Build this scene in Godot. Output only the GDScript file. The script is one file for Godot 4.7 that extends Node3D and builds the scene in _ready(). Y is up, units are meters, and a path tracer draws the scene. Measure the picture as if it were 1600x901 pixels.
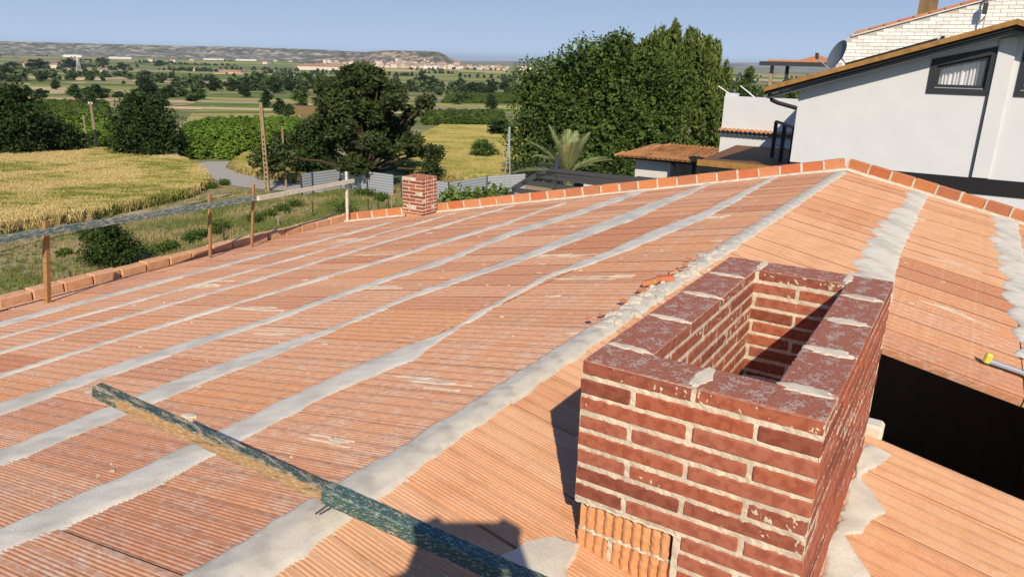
extends Node3D
# A tiled roof under construction above a farming valley, seen from beside its brick chimney.

class MB:
	var v := PackedVector3Array()
	var n := PackedVector3Array()
	var c := PackedColorArray()
	var ix := PackedInt32Array()
	var col := Color.WHITE
	func tri(a: Vector3, b: Vector3, d: Vector3) -> void:
		var s := v.size()
		var m := (d - a).cross(b - a).normalized()
		v.append(a); v.append(b); v.append(d)
		for i in 3:
			n.append(m); c.append(col)
		ix.append(s); ix.append(s + 1); ix.append(s + 2)
	func quad(a: Vector3, b: Vector3, d: Vector3, e: Vector3) -> void:
		var s := v.size()
		var m := (d - a).cross(b - e).normalized()
		m = -m if m.dot((d - a).cross(b - a)) < 0.0 else m
		v.append(a); v.append(b); v.append(d); v.append(e)
		for i in 4:
			n.append(m); c.append(col)
		ix.append(s); ix.append(s + 1); ix.append(s + 2); ix.append(s); ix.append(s + 2); ix.append(s + 3)
	# eight corners: four below and the same four above, clockwise seen from above
	func hexa(p: Array) -> void:
		quad(p[4], p[5], p[6], p[7])
		quad(p[3], p[2], p[1], p[0])
		for i in 4:
			var j := (i + 1) % 4
			quad(p[i], p[j], p[j + 4], p[i + 4])
	func box(lo: Vector3, hi: Vector3, b := Basis(), at := Vector3.ZERO) -> void:
		var p := []
		for y in [lo.y, hi.y]:
			for q in [[lo.x, lo.z], [hi.x, lo.z], [hi.x, hi.z], [lo.x, hi.z]]:
				p.append(b * Vector3(q[0], y, q[1]) + at)
		hexa(p)
	# a bar of rectangular section between two points
	func bar(a: Vector3, b: Vector3, w: float, h: float, up := Vector3.UP) -> void:
		var f := (b - a).normalized()
		var s := f.cross(up).normalized()
		var u := s.cross(f).normalized()
		var p := []
		for k in [-1.0, 1.0]:
			p.append(a - s * w * 0.5 + u * h * 0.5 * k)
			p.append(a + s * w * 0.5 + u * h * 0.5 * k)
			p.append(b + s * w * 0.5 + u * h * 0.5 * k)
			p.append(b - s * w * 0.5 + u * h * 0.5 * k)
		var q := [p[3], p[2], p[1], p[0], p[7], p[6], p[5], p[4]]
		hexa(q)
	func tube(pts: Array, rad: Array, k := 8) -> void:
		var rings := []
		for i in pts.size():
			var f: Vector3 = (pts[min(i + 1, pts.size() - 1)] - pts[max(i - 1, 0)]).normalized()
			var s := f.cross(Vector3(0.31, 0.17, 0.93) if absf(f.y) > 0.8 else Vector3.UP).normalized()
			var u := s.cross(f)
			var ring := []
			for j in k:
				var t := TAU * j / k
				ring.append(pts[i] + (s * cos(t) + u * sin(t)) * rad[i])
			rings.append(ring)
		for i in pts.size() - 1:
			for j in k:
				var m := (j + 1) % k
				quad(rings[i][j], rings[i + 1][j], rings[i + 1][m], rings[i][m])
		for j in range(1, k - 1):
			tri(rings[0][0], rings[0][j], rings[0][j + 1])
			tri(rings[-1][0], rings[-1][j + 1], rings[-1][j])
	# a box whose edges are cut off by e
	func chamfer(lo: Vector3, hi: Vector3, e: float) -> void:
		var m := (lo + hi) * 0.5
		var h := (hi - lo) * 0.5
		var pt := func(sx: float, sy: float, sz: float, ax: int) -> Vector3:
			var q := Vector3(sx * (h.x - (0.0 if ax == 0 else e)), sy * (h.y - (0.0 if ax == 1 else e)), sz * (h.z - (0.0 if ax == 2 else e)))
			return m + q
		var face := func(l: Array) -> void:
			var o := ((l[0] + l[1] + l[2] + l[-1]) as Vector3) / 4.0 - m
			var nn := ((l[2] - l[0]) as Vector3).cross(l[1] - l[0])
			if nn.dot(o) < 0.0:
				l.reverse()
			if l.size() == 4: quad(l[0], l[1], l[2], l[3])
			else: tri(l[0], l[1], l[2])
		for s in [-1.0, 1.0]:
			face.call([pt.call(s, -1, -1, 0), pt.call(s, 1, -1, 0), pt.call(s, 1, 1, 0), pt.call(s, -1, 1, 0)])
			face.call([pt.call(-1, s, -1, 1), pt.call(1, s, -1, 1), pt.call(1, s, 1, 1), pt.call(-1, s, 1, 1)])
			face.call([pt.call(-1, -1, s, 2), pt.call(1, -1, s, 2), pt.call(1, 1, s, 2), pt.call(-1, 1, s, 2)])
			for t in [-1.0, 1.0]:
				face.call([pt.call(s, t, -1, 0), pt.call(s, t, 1, 0), pt.call(s, t, 1, 1), pt.call(s, t, -1, 1)])
				face.call([pt.call(s, -1, t, 0), pt.call(s, 1, t, 0), pt.call(s, 1, t, 2), pt.call(s, -1, t, 2)])
				face.call([pt.call(-1, s, t, 1), pt.call(1, s, t, 1), pt.call(1, s, t, 2), pt.call(-1, s, t, 2)])
				for r in [-1.0, 1.0]:
					face.call([pt.call(s, t, r, 0), pt.call(s, t, r, 1), pt.call(s, t, r, 2)])
	# a smooth sheet of points p[j * w + i]
	func sheet(p: PackedVector3Array, w: int, cc := PackedColorArray()) -> void:
		var s := v.size()
		var h := p.size() / w
		for j in h:
			for i in w:
				var a := p[j * w + mini(i + 1, w - 1)] - p[j * w + maxi(i - 1, 0)]
				var b := p[mini(j + 1, h - 1) * w + i] - p[maxi(j - 1, 0) * w + i]
				n.append(a.cross(b).normalized())
				c.append(cc[j * w + i] if cc.size() > 0 else col)
		v.append_array(p)
		for j in h - 1:
			for i in w - 1:
				var k := s + j * w + i
				ix.append(k); ix.append(k + w); ix.append(k + w + 1)
				ix.append(k); ix.append(k + w + 1); ix.append(k + 1)
	func add_to(am: ArrayMesh, m: Material) -> void:
		if v.is_empty(): return
		var arr := []
		arr.resize(Mesh.ARRAY_MAX)
		arr[Mesh.ARRAY_VERTEX] = v
		arr[Mesh.ARRAY_NORMAL] = n
		arr[Mesh.ARRAY_COLOR] = c
		arr[Mesh.ARRAY_INDEX] = ix
		am.add_surface_from_arrays(Mesh.PRIMITIVE_TRIANGLES, arr)
		am.surface_set_material(am.get_surface_count() - 1, m)
	func mesh(m: Material) -> ArrayMesh:
		var am := ArrayMesh.new()
		add_to(am, m)
		return am

var rng := RandomNumberGenerator.new()
var fine := FastNoiseLite.new()
var M := {}
var taken := {}

func numbered(called: String) -> String:
	var k: int = taken.get(called, 0)
	taken[called] = k + 1
	return called if k == 0 else "%s_%03d" % [called, k]

func obj(called: String, mesh: Mesh, parent: Node = null, at := Transform3D()) -> MeshInstance3D:
	var o := MeshInstance3D.new()
	o.mesh = mesh
	o.transform = at
	o.name = numbered(called) if parent == null else called
	(self if parent == null else parent).add_child(o, true)
	return o

func tag(o: Node, label: String, category := "", group := "", kind := "") -> Node:
	o.set_meta("label", label)
	if category != "": o.set_meta("category", category)
	if group != "": o.set_meta("group", group)
	if kind != "": o.set_meta("kind", kind)
	return o

func thing(called: String, label: String, category: String, at := Vector3.ZERO, group := "") -> Node3D:
	var o := Node3D.new()
	o.name = numbered(called)
	add_child(o)
	o.position = at
	tag(o, label, category, group)
	return o

func lin(r: float, g: float, b: float) -> Color:
	return Color(r, g, b).linear_to_srgb()

# ---------- textures ----------
func noise_img(size: int, freq: float, oct: int, sd: int, kind := FastNoiseLite.TYPE_SIMPLEX_SMOOTH) -> PackedByteArray:
	var f := FastNoiseLite.new()
	f.noise_type = kind
	f.frequency = freq
	f.fractal_octaves = oct
	f.seed = sd
	var im := f.get_seamless_image(size, size, false, false, 0.2)
	im.convert(Image.FORMAT_L8)
	return im.get_data()

func tex(size: int, layers: Array, pick: Callable) -> ImageTexture:
	var out := PackedByteArray()
	out.resize(size * size * 3)
	var k := layers.size()
	var a: PackedByteArray = layers[0]
	var b: PackedByteArray = layers[1 % k]
	var d: PackedByteArray = layers[2 % k]
	for i in size * size:
		var q: Color = pick.call(a[i] / 255.0, b[i] / 255.0, d[i] / 255.0)
		q = q.linear_to_srgb()
		out[i * 3] = clampi(int(q.r * 255.0), 0, 255)
		out[i * 3 + 1] = clampi(int(q.g * 255.0), 0, 255)
		out[i * 3 + 2] = clampi(int(q.b * 255.0), 0, 255)
	var im := Image.create_from_data(size, size, false, Image.FORMAT_RGB8, out)
	return ImageTexture.create_from_image(im)

func bump(size: int, data: PackedByteArray, strength: float) -> ImageTexture:
	var im := Image.create_from_data(size, size, false, Image.FORMAT_L8, data)
	im.convert(Image.FORMAT_RGBA8)
	im.bump_map_to_normal_map(strength)
	return ImageTexture.create_from_image(im)

func mat(colour: Color, rough := 0.9, t: Texture2D = null, scale := 1.0, nt: Texture2D = null, ns := 0.6) -> StandardMaterial3D:
	var m := StandardMaterial3D.new()
	m.albedo_color = colour
	m.roughness = rough
	m.metallic_specular = 0.35
	if t or nt:
		m.uv1_triplanar = true
		m.uv1_world_triplanar = true
		m.uv1_scale = Vector3.ONE * scale
	if t: m.albedo_texture = t
	if nt:
		m.normal_enabled = true
		m.normal_texture = nt
		m.normal_scale = ns
	return m

func vmat(rough := 0.95, t: Texture2D = null, scale := 1.0) -> StandardMaterial3D:
	var m := mat(Color.WHITE, rough, t, scale)
	m.vertex_color_use_as_albedo = true
	return m

func make_materials() -> void:
	var S := 512
	var big := noise_img(S, 0.006, 4, 11)
	var mid := noise_img(S, 0.02, 4, 12)
	var small := noise_img(S, 0.09, 3, 13)
	var grain := noise_img(S, 0.3, 2, 14)
	var cell := noise_img(S, 0.03, 3, 15)
	# fired clay with mortar dust wiped over it
	var clay := tex(S, [mid, small, grain], func(a: float, b: float, d: float) -> Color:
		var base := Color(0.57, 0.285, 0.155).lerp(Color(0.48, 0.22, 0.115), smoothstep(0.4, 0.75, a)) * (0.82 + 0.36 * d)
		var dust := smoothstep(0.42, 0.76, b * 0.5 + d * 0.25 + a * 0.3)
		return base.lerp(Color(0.68, 0.55, 0.44), dust * 0.6))
	M.clay = []
	for t in [Color(1, 1, 1), Color(0.95, 0.91, 0.9), Color(1, 0.97, 0.92), Color(0.93, 0.86, 0.82), Color(0.97, 0.95, 0.94)]:
		M.clay.append(mat(t, 0.85, clay, 0.75))
	for m in M.clay: m.uv1_scale = Vector3(0.4, 0.9, 0.9)
	# cleaner, yellower boards
	var clay2 := tex(S, [mid, small, grain], func(a: float, b: float, d: float) -> Color:
		var base := Color(0.63, 0.36, 0.205).lerp(Color(0.55, 0.285, 0.15), smoothstep(0.35, 0.75, a)) * (0.86 + 0.28 * d)
		var dust := smoothstep(0.62, 0.84, b * 0.6 + d * 0.2 + a * 0.25)
		return base.lerp(Color(0.66, 0.52, 0.40), dust * 0.5))
	M.clay2 = []
	for t in [Color(1, 1, 1), Color(0.96, 0.92, 0.9), Color(1, 0.97, 0.95), Color(0.9, 0.8, 0.76)]:
		M.clay2.append(mat(t, 0.85, clay2, 0.8))
	for m in M.clay2: m.uv1_scale = Vector3(0.4, 0.9, 0.9)
	var clay3 := tex(S, [mid, small, grain], func(a: float, b: float, d: float) -> Color:
		var base := Color(0.60, 0.265, 0.135).lerp(Color(0.52, 0.21, 0.10), a) * (0.88 + 0.24 * d)
		return base.lerp(Color(0.62, 0.46, 0.34), smoothstep(0.70, 0.85, b * 0.7 + d * 0.3) * 0.6))
	M.rim = []
	for t in [Color(1, 1, 1), Color(0.93, 0.9, 0.9), Color(1, 0.97, 0.9), Color(0.97, 0.86, 0.8)]:
		M.rim.append(mat(t, 0.85, clay3, 1.1))
	M.eave = []
	for t in [Color(1, 1, 1), Color(0.97, 0.95, 0.94), Color(1, 0.98, 0.95)]:
		M.eave.append(mat(t, 0.9, clay2, 1.3))
	var mortar := tex(S, [big, small, grain], func(a: float, b: float, d: float) -> Color:
		return Color(0.66, 0.605, 0.50).lerp(Color(0.50, 0.455, 0.375), smoothstep(0.40, 0.72, a * 0.7 + b * 0.3)) * (0.72 + 0.32 * d + 0.24 * b))
	var mortar_n := bump(S, grain, 1.4)
	M.mortar = mat(Color.WHITE, 0.95, mortar, 1.2, mortar_n, 0.4)
	M.mortar_rough = mat(Color(0.98, 0.98, 0.98), 0.95, mortar, 3.2, bump(S, grain, 4.0), 0.9)
	M.mortar_pale = mat(Color(1.0, 0.98, 0.95), 0.95, mortar, 3.0, mortar_n, 0.6)
	var brick := tex(S, [mid, small, grain], func(a: float, b: float, d: float) -> Color:
		var base := Color(0.40, 0.140, 0.085).lerp(Color(0.31, 0.095, 0.058), smoothstep(0.3, 0.75, a)) * (0.82 + 0.36 * d)
		return base.lerp(Color(0.50, 0.36, 0.29), smoothstep(0.70, 0.88, b * 0.65 + d * 0.35) * 0.4))
	var pit := bump(S, grain, 1.6)
	M.brick = []
	for t in [Color(1, 1, 1), Color(0.9, 0.88, 0.88), Color(1, 0.96, 0.92), Color(0.84, 0.8, 0.8), Color(1, 0.93, 0.86)]:
		M.brick.append(mat(t, 0.85, brick, 3.2, pit, 0.5))
	var dusty := tex(S, [mid, small, grain], func(a: float, b: float, d: float) -> Color:
		var base := Color(0.33, 0.115, 0.07).lerp(Color(0.24, 0.07, 0.045), smoothstep(0.3, 0.7, a)) * (0.8 + 0.4 * d)
		var w := smoothstep(0.46, 0.72, b * 0.4 + d * 0.2 + a * 0.45)
		return base.lerp(Color(0.58, 0.46, 0.38), w * 0.62))
	M.brick_dusty = mat(Color.WHITE, 0.9, dusty, 2.2, pit, 0.5)
	var rawclay := tex(S, [mid, small, grain], func(a: float, b: float, d: float) -> Color:
		return Color(0.66, 0.35, 0.17).lerp(Color(0.56, 0.26, 0.11), a) * (0.8 + 0.3 * d + 0.12 * b))
	M.rawclay = mat(Color.WHITE, 0.9, rawclay, 3.0)
	# flaking paint on timber
	var flake := func(lo: float, hi: float):
		return tex(S, [cell, small, grain], func(a: float, b: float, d: float) -> Color:
			var wood := Color(0.36, 0.26, 0.155).lerp(Color(0.50, 0.44, 0.36), smoothstep(0.4, 0.7, b)) * (0.75 + 0.4 * d)
			var paint := Color(0.022, 0.045, 0.042).lerp(Color(0.055, 0.095, 0.085), d)
			var p := smoothstep(lo, hi, a * 0.6 + b * 0.4)
			var q := wood.lerp(paint, p)
			return q.lerp(Color(0.52, 0.50, 0.46), smoothstep(0.62, 0.70, b * 0.6 + d * 0.4) * 0.8))
	M.flaked = mat(Color.WHITE, 0.8, flake.call(0.50, 0.56), 5.0, bump(S, small, 2.0), 0.5)
	M.flaked_top = mat(Color.WHITE, 0.75, flake.call(0.40, 0.47), 5.0, bump(S, small, 2.0), 0.5)
	M.flaked_side = mat(Color(1.0, 0.92, 0.8), 0.85, flake.call(0.62, 0.70), 5.0, bump(S, small, 2.0), 0.5)
	M.green_paint = mat(Color(1.1, 1.15, 1.15), 0.6, flake.call(0.27, 0.33), 5.0, bump(S, small, 1.5), 0.4)
	for m in [M.flaked, M.flaked_top, M.flaked_side, M.green_paint]: m.uv1_scale = Vector3(0.9, 4.0, 4.0)
	M.rail_paint = mat(Color(1.25, 1.3, 1.35), 0.7, flake.call(0.34, 0.44), 4.0)
	M.rail_paint.uv1_scale = Vector3(5.0, 5.0, 0.9)
	M.flaked_brown = mat(Color(0.95, 0.80, 0.66), 0.85, flake.call(0.62, 0.70), 5.0)
	M.rail_pale = mat(Color(1.15, 1.15, 1.12), 0.85, flake.call(0.66, 0.72), 4.0)
	var wood := tex(S, [mid, small, grain], func(a: float, b: float, d: float) -> Color:
		return Color(0.40, 0.22, 0.10).lerp(Color(0.27, 0.13, 0.06), smoothstep(0.35, 0.7, a)) * (0.7 + 0.4 * d + 0.2 * b))
	M.wood = mat(Color.WHITE, 0.8, wood, 2.0)
	M.wood_post = mat(Color(1.0, 1.0, 0.95), 0.85, wood, 4.0)
	M.wood_pale = mat(lin(0.52, 0.47, 0.40), 0.85, mortar, 4.0)
	M.pale_paint = mat(Color(1.02, 1.02, 1.0), 0.8, mortar, 4.0)
	M.deck = mat(Color(0.75, 0.72, 0.66), 0.7, wood, 1.5)
	M.deck_edge = mat(lin(0.52, 0.30, 0.11), 0.7, mortar, 2.0)
	var stucco := tex(S, [big, small, grain], func(a: float, b: float, d: float) -> Color:
		return Color(0.635, 0.645, 0.665) * (0.93 + 0.06 * a + 0.05 * d))
	M.stucco = mat(Color.WHITE, 0.9, stucco, 0.5, mortar_n, 0.15)
	M.cream = mat(Color(1.0, 0.985, 0.95), 0.9, stucco, 0.5)
	M.black = mat(lin(0.018, 0.018, 0.02), 0.5)
	M.dark = mat(lin(0.05, 0.052, 0.057), 0.6)
	M.frame = mat(lin(0.035, 0.037, 0.042), 0.45)
	M.grey = mat(lin(0.16, 0.165, 0.18), 0.7)
	M.white_brick = []
	for t in [0.80, 0.76, 0.83]:
		M.white_brick.append(mat(Color(t / 0.7, t * 0.985 / 0.7, t * 0.94 / 0.7), 0.9, stucco, 2.0))
	M.white_joint = mat(lin(0.50, 0.46, 0.39), 0.95)
	var tile := tex(S, [mid, small, grain], func(a: float, b: float, d: float) -> Color:
		return Color(0.48, 0.24, 0.105).lerp(Color(0.34, 0.17, 0.085), smoothstep(0.4, 0.7, a)) * (0.75 + 0.35 * d + 0.15 * b))
	M.tile = [mat(Color.WHITE, 0.9, tile, 1.4), mat(Color(0.9, 0.92, 0.9), 0.9, tile, 1.4), mat(Color(1.05, 0.98, 0.9), 0.9, tile, 1.4), mat(Color(0.66, 0.64, 0.66), 0.9, tile, 1.4)]
	M.stonework = mat(lin(0.36, 0.27, 0.16), 0.95, mortar, 1.0)
	M.concrete = mat(Color(0.8, 0.78, 0.75), 0.95, mortar, 0.6)
	M.metal = mat(lin(0.42, 0.45, 0.48), 0.45)
	M.metal.metallic = 0.35
	M.zinc = mat(lin(0.40, 0.43, 0.47), 0.5)
	M.zinc.metallic = 0.25
	M.dish = mat(lin(0.13, 0.15, 0.18), 0.6)
	M.pole_concrete = mat(lin(0.50, 0.40, 0.27), 0.9, mortar, 1.5)
	M.pole_wood = mat(lin(0.46, 0.39, 0.31), 0.9, mortar, 1.5)
	M.tar = mat(lin(0.04, 0.035, 0.03), 0.9)
	M.bark = mat(lin(0.13, 0.10, 0.075), 0.95, mortar, 2.0)
	M.yellow = mat(lin(0.62, 0.60, 0.10), 0.5)
	M.skin = mat(lin(0.50, 0.30, 0.22), 0.6)
	M.cloth = mat(lin(0.05, 0.06, 0.09), 0.95)
	M.hair = mat(lin(0.03, 0.02, 0.015), 0.8)
	M.glass = StandardMaterial3D.new()
	M.glass.albedo_color = Color(0.8, 0.86, 0.9, 0.12)
	M.glass.transparency = BaseMaterial3D.TRANSPARENCY_ALPHA
	M.glass.roughness = 0.02
	M.glass.metallic_specular = 0.6
	M.curtain = mat(lin(0.72, 0.72, 0.74), 0.9)
	var soil := tex(S, [mid, small, grain], func(a: float, b: float, d: float) -> Color:
		return Color(1, 1, 1) * (0.55 + 0.35 * b + 0.35 * d + 0.15 * a))
	M.soil = vmat(0.98, soil, 0.35)
	M.land = vmat(0.98, soil, 0.02)
	M.asphalt = mat(lin(0.40, 0.365, 0.315), 0.95, soil, 0.5)
	M.rock = vmat(0.98, tex(S, [mid, small, grain], func(a: float, b: float, d: float) -> Color: return Color(1, 1, 1) * (0.62 + 0.4 * b + 0.25 * d)), 0.004)
	M.leaf = vmat(0.7)
	M.leaf.backlight = Color(0.25, 0.3, 0.1)
	M.leaf.metallic_specular = 0.25
	M.straw = vmat(0.85)
	M.straw.backlight = Color(0.25, 0.22, 0.1)

# ---------- the two slopes of the roof ----------
const ML := 0.188
const MR := 0.195
func roof_y(x: float) -> float:
	return ML * x if x < 0.0 else -MR * x
func on_roof(x: float, z: float, up := 0.0) -> Vector3:
	var k := atan(ML) if x < 0.0 else -atan(MR)
	return Vector3(x, roof_y(x), z) + Vector3(-sin(k), cos(k), 0) * up

# ---------- the land: r metres to the side of and d metres ahead of the camera's foot ----------
const ROAD := [[-25.81, 56.81], [-24.99, 59.31], [-23.35, 60.17], [-22.12, 55.87], [-19.6, 52.42], [-16.81, 49.79], [-13.63, 47.81], [-12.19, 46.29], [-11.74, 44.51], [-13.64, 44.95], [-15.69, 45.14], [-17.97, 46.45], [-20.72, 49.73], [-23.64, 53.91]]
const CAM := Vector3(1.1, 0.98, 0.0)
const YAW := 0.55820487
const KD := [-100.0, 25.0, 45.0, 70.0, 100.0, 150.0, 200.0, 300.0, 400.0, 600.0, 800.0, 1200.0, 1600.0, 2200.0, 3000.0, 4500.0, 7000.0, 12000.0]
const KH := [-7.0, -7.0, -7.15, -7.8, -9.2, -11.6, -13.8, -17.4, -20.0, -24.0, -26.6, -30.0, -32.2, -34.4, -36.0, -38.0, -40.0, -42.0]
func land_y(d: float) -> float:
	if d <= KD[0]: return KH[0]
	for i in KD.size() - 1:
		if d <= KD[i + 1]:
			return lerpf(KH[i], KH[i + 1], (d - KD[i]) / (KD[i + 1] - KD[i]))
	return KH[-1]
func W(r: float, d: float, y: float) -> Vector3:
	return Vector3(CAM.x + r * cos(YAW) - d * sin(YAW), y, CAM.z - r * sin(YAW) - d * cos(YAW))
func land(r: float, d: float, up := 0.0) -> Vector3:
	return W(r, d, land_y(d) + up)

func _ready() -> void:
	rng.seed = 7
	fine.seed = 5
	fine.frequency = 1.0
	fine.fractal_octaves = 3
	# camera
	var cam := Camera3D.new()
	cam.name = "camera"
	cam.position = CAM
	cam.rotation = Vector3(-0.30364641, YAW, 0.02441249)
	cam.fov = 43.056
	cam.near = 0.02
	cam.far = 30000.0
	add_child(cam)
	cam.current = true
	# sky and air
	var we := WorldEnvironment.new()
	we.name = "world_environment"
	var env := Environment.new()
	var sky := Sky.new()
	var sm := ProceduralSkyMaterial.new()
	sm.sky_top_color = lin(0.075, 0.175, 0.43)
	sm.sky_horizon_color = lin(0.43, 0.55, 0.72)
	sm.sky_curve = 0.13
	sm.ground_horizon_color = lin(0.32, 0.38, 0.42)
	sm.ground_bottom_color = lin(0.16, 0.15, 0.11)
	sky.sky_material = sm
	env.background_mode = Environment.BG_SKY
	env.sky = sky
	env.tonemap_mode = Environment.TONE_MAPPER_LINEAR
	env.tonemap_exposure = 1.13
	env.fog_enabled = true
	env.fog_density = 0.00005
	env.fog_light_color = lin(0.52, 0.62, 0.76)
	env.sdfgi_enabled = true
	env.ssao_enabled = true
	env.ssil_enabled = true
	we.environment = env
	add_child(we)
	# sun, behind the photographer's shoulder
	var sun := DirectionalLight3D.new()
	sun.name = "sun"
	add_child(sun)
	sun.look_at_from_position(Vector3.ZERO, Vector3(-0.46755, -0.58626, -0.66158), Vector3.UP)
	sun.light_energy = 1.5
	sun.light_color = Color(1.0, 0.94, 0.845)
	sun.light_angular_distance = 0.53
	sun.shadow_enabled = true
	make_materials()
	build_land()
	build_mesas()
	build_house()
	build_chimney()
	build_small_chimney()
	build_white_house()
	build_neighbours()
	build_trees()
	build_far_things()
	build_garden()
	build_roof_things()
	build_person()

# ---------- land ----------
func slices(poly: Array, step: float) -> Array:
	# rows [d, r0, r1] across a polygon of (r, d) points
	var lo := 1e9
	var hi := -1e9
	for p in poly:
		lo = minf(lo, p[1]); hi = maxf(hi, p[1])
	var ds := [lo + 0.001]
	while ds[-1] < hi: ds.append(minf(ds[-1] + maxf(ds[-1] * step, 0.4), hi - 0.001) if ds[-1] < hi - 0.01 else hi + 1.0)
	ds.pop_back()
	var rows := []
	for d in ds:
		var a := 1e9
		var b := -1e9
		for i in poly.size():
			var p = poly[i]
			var q = poly[(i + 1) % poly.size()]
			if (p[1] <= d) != (q[1] <= d):
				var r := lerpf(p[0], q[0], (d - p[1]) / (q[1] - p[1]))
				a = minf(a, r); b = maxf(b, r)
		if b > a: rows.append([d, a, b])
	return rows

func patch(mb: MB, poly: Array, up: float, tone: Callable, step := 0.03, k := 12, rough := 0.0) -> void:
	var rows := slices(poly, step)
	var p := PackedVector3Array()
	var cc := PackedColorArray()
	for row in rows:
		for i in k + 1:
			var r := lerpf(row[1], row[2], float(i) / k)
			var e := 0.0 if i == 0 or i == k else fine.get_noise_2d(r * 0.7, row[0] * 0.7) * rough
			p.append(land(r, row[0], up + e))
			cc.append(tone.call(r, row[0]))
	mb.sheet(p, k + 1, cc)
	if up > 0.2:   # the crop's own edge
		for s in [0, k]:
			for j in rows.size() - 1:
				var a: Vector3 = p[j * (k + 1) + s]
				var b: Vector3 = p[(j + 1) * (k + 1) + s]
				mb.col = cc[j * (k + 1) + s]
				mb.quad(a, b, b - Vector3(0, up, 0), a - Vector3(0, up, 0))
		for i in k:
			mb.quad(p[i], p[i + 1], p[i + 1] - Vector3(0, up, 0), p[i] - Vector3(0, up, 0))

func n2(r: float, d: float, f: float) -> float:
	return clampf(fine.get_noise_2d(r * f, d * f) * 0.9 + 0.5, 0.0, 1.0)

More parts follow.
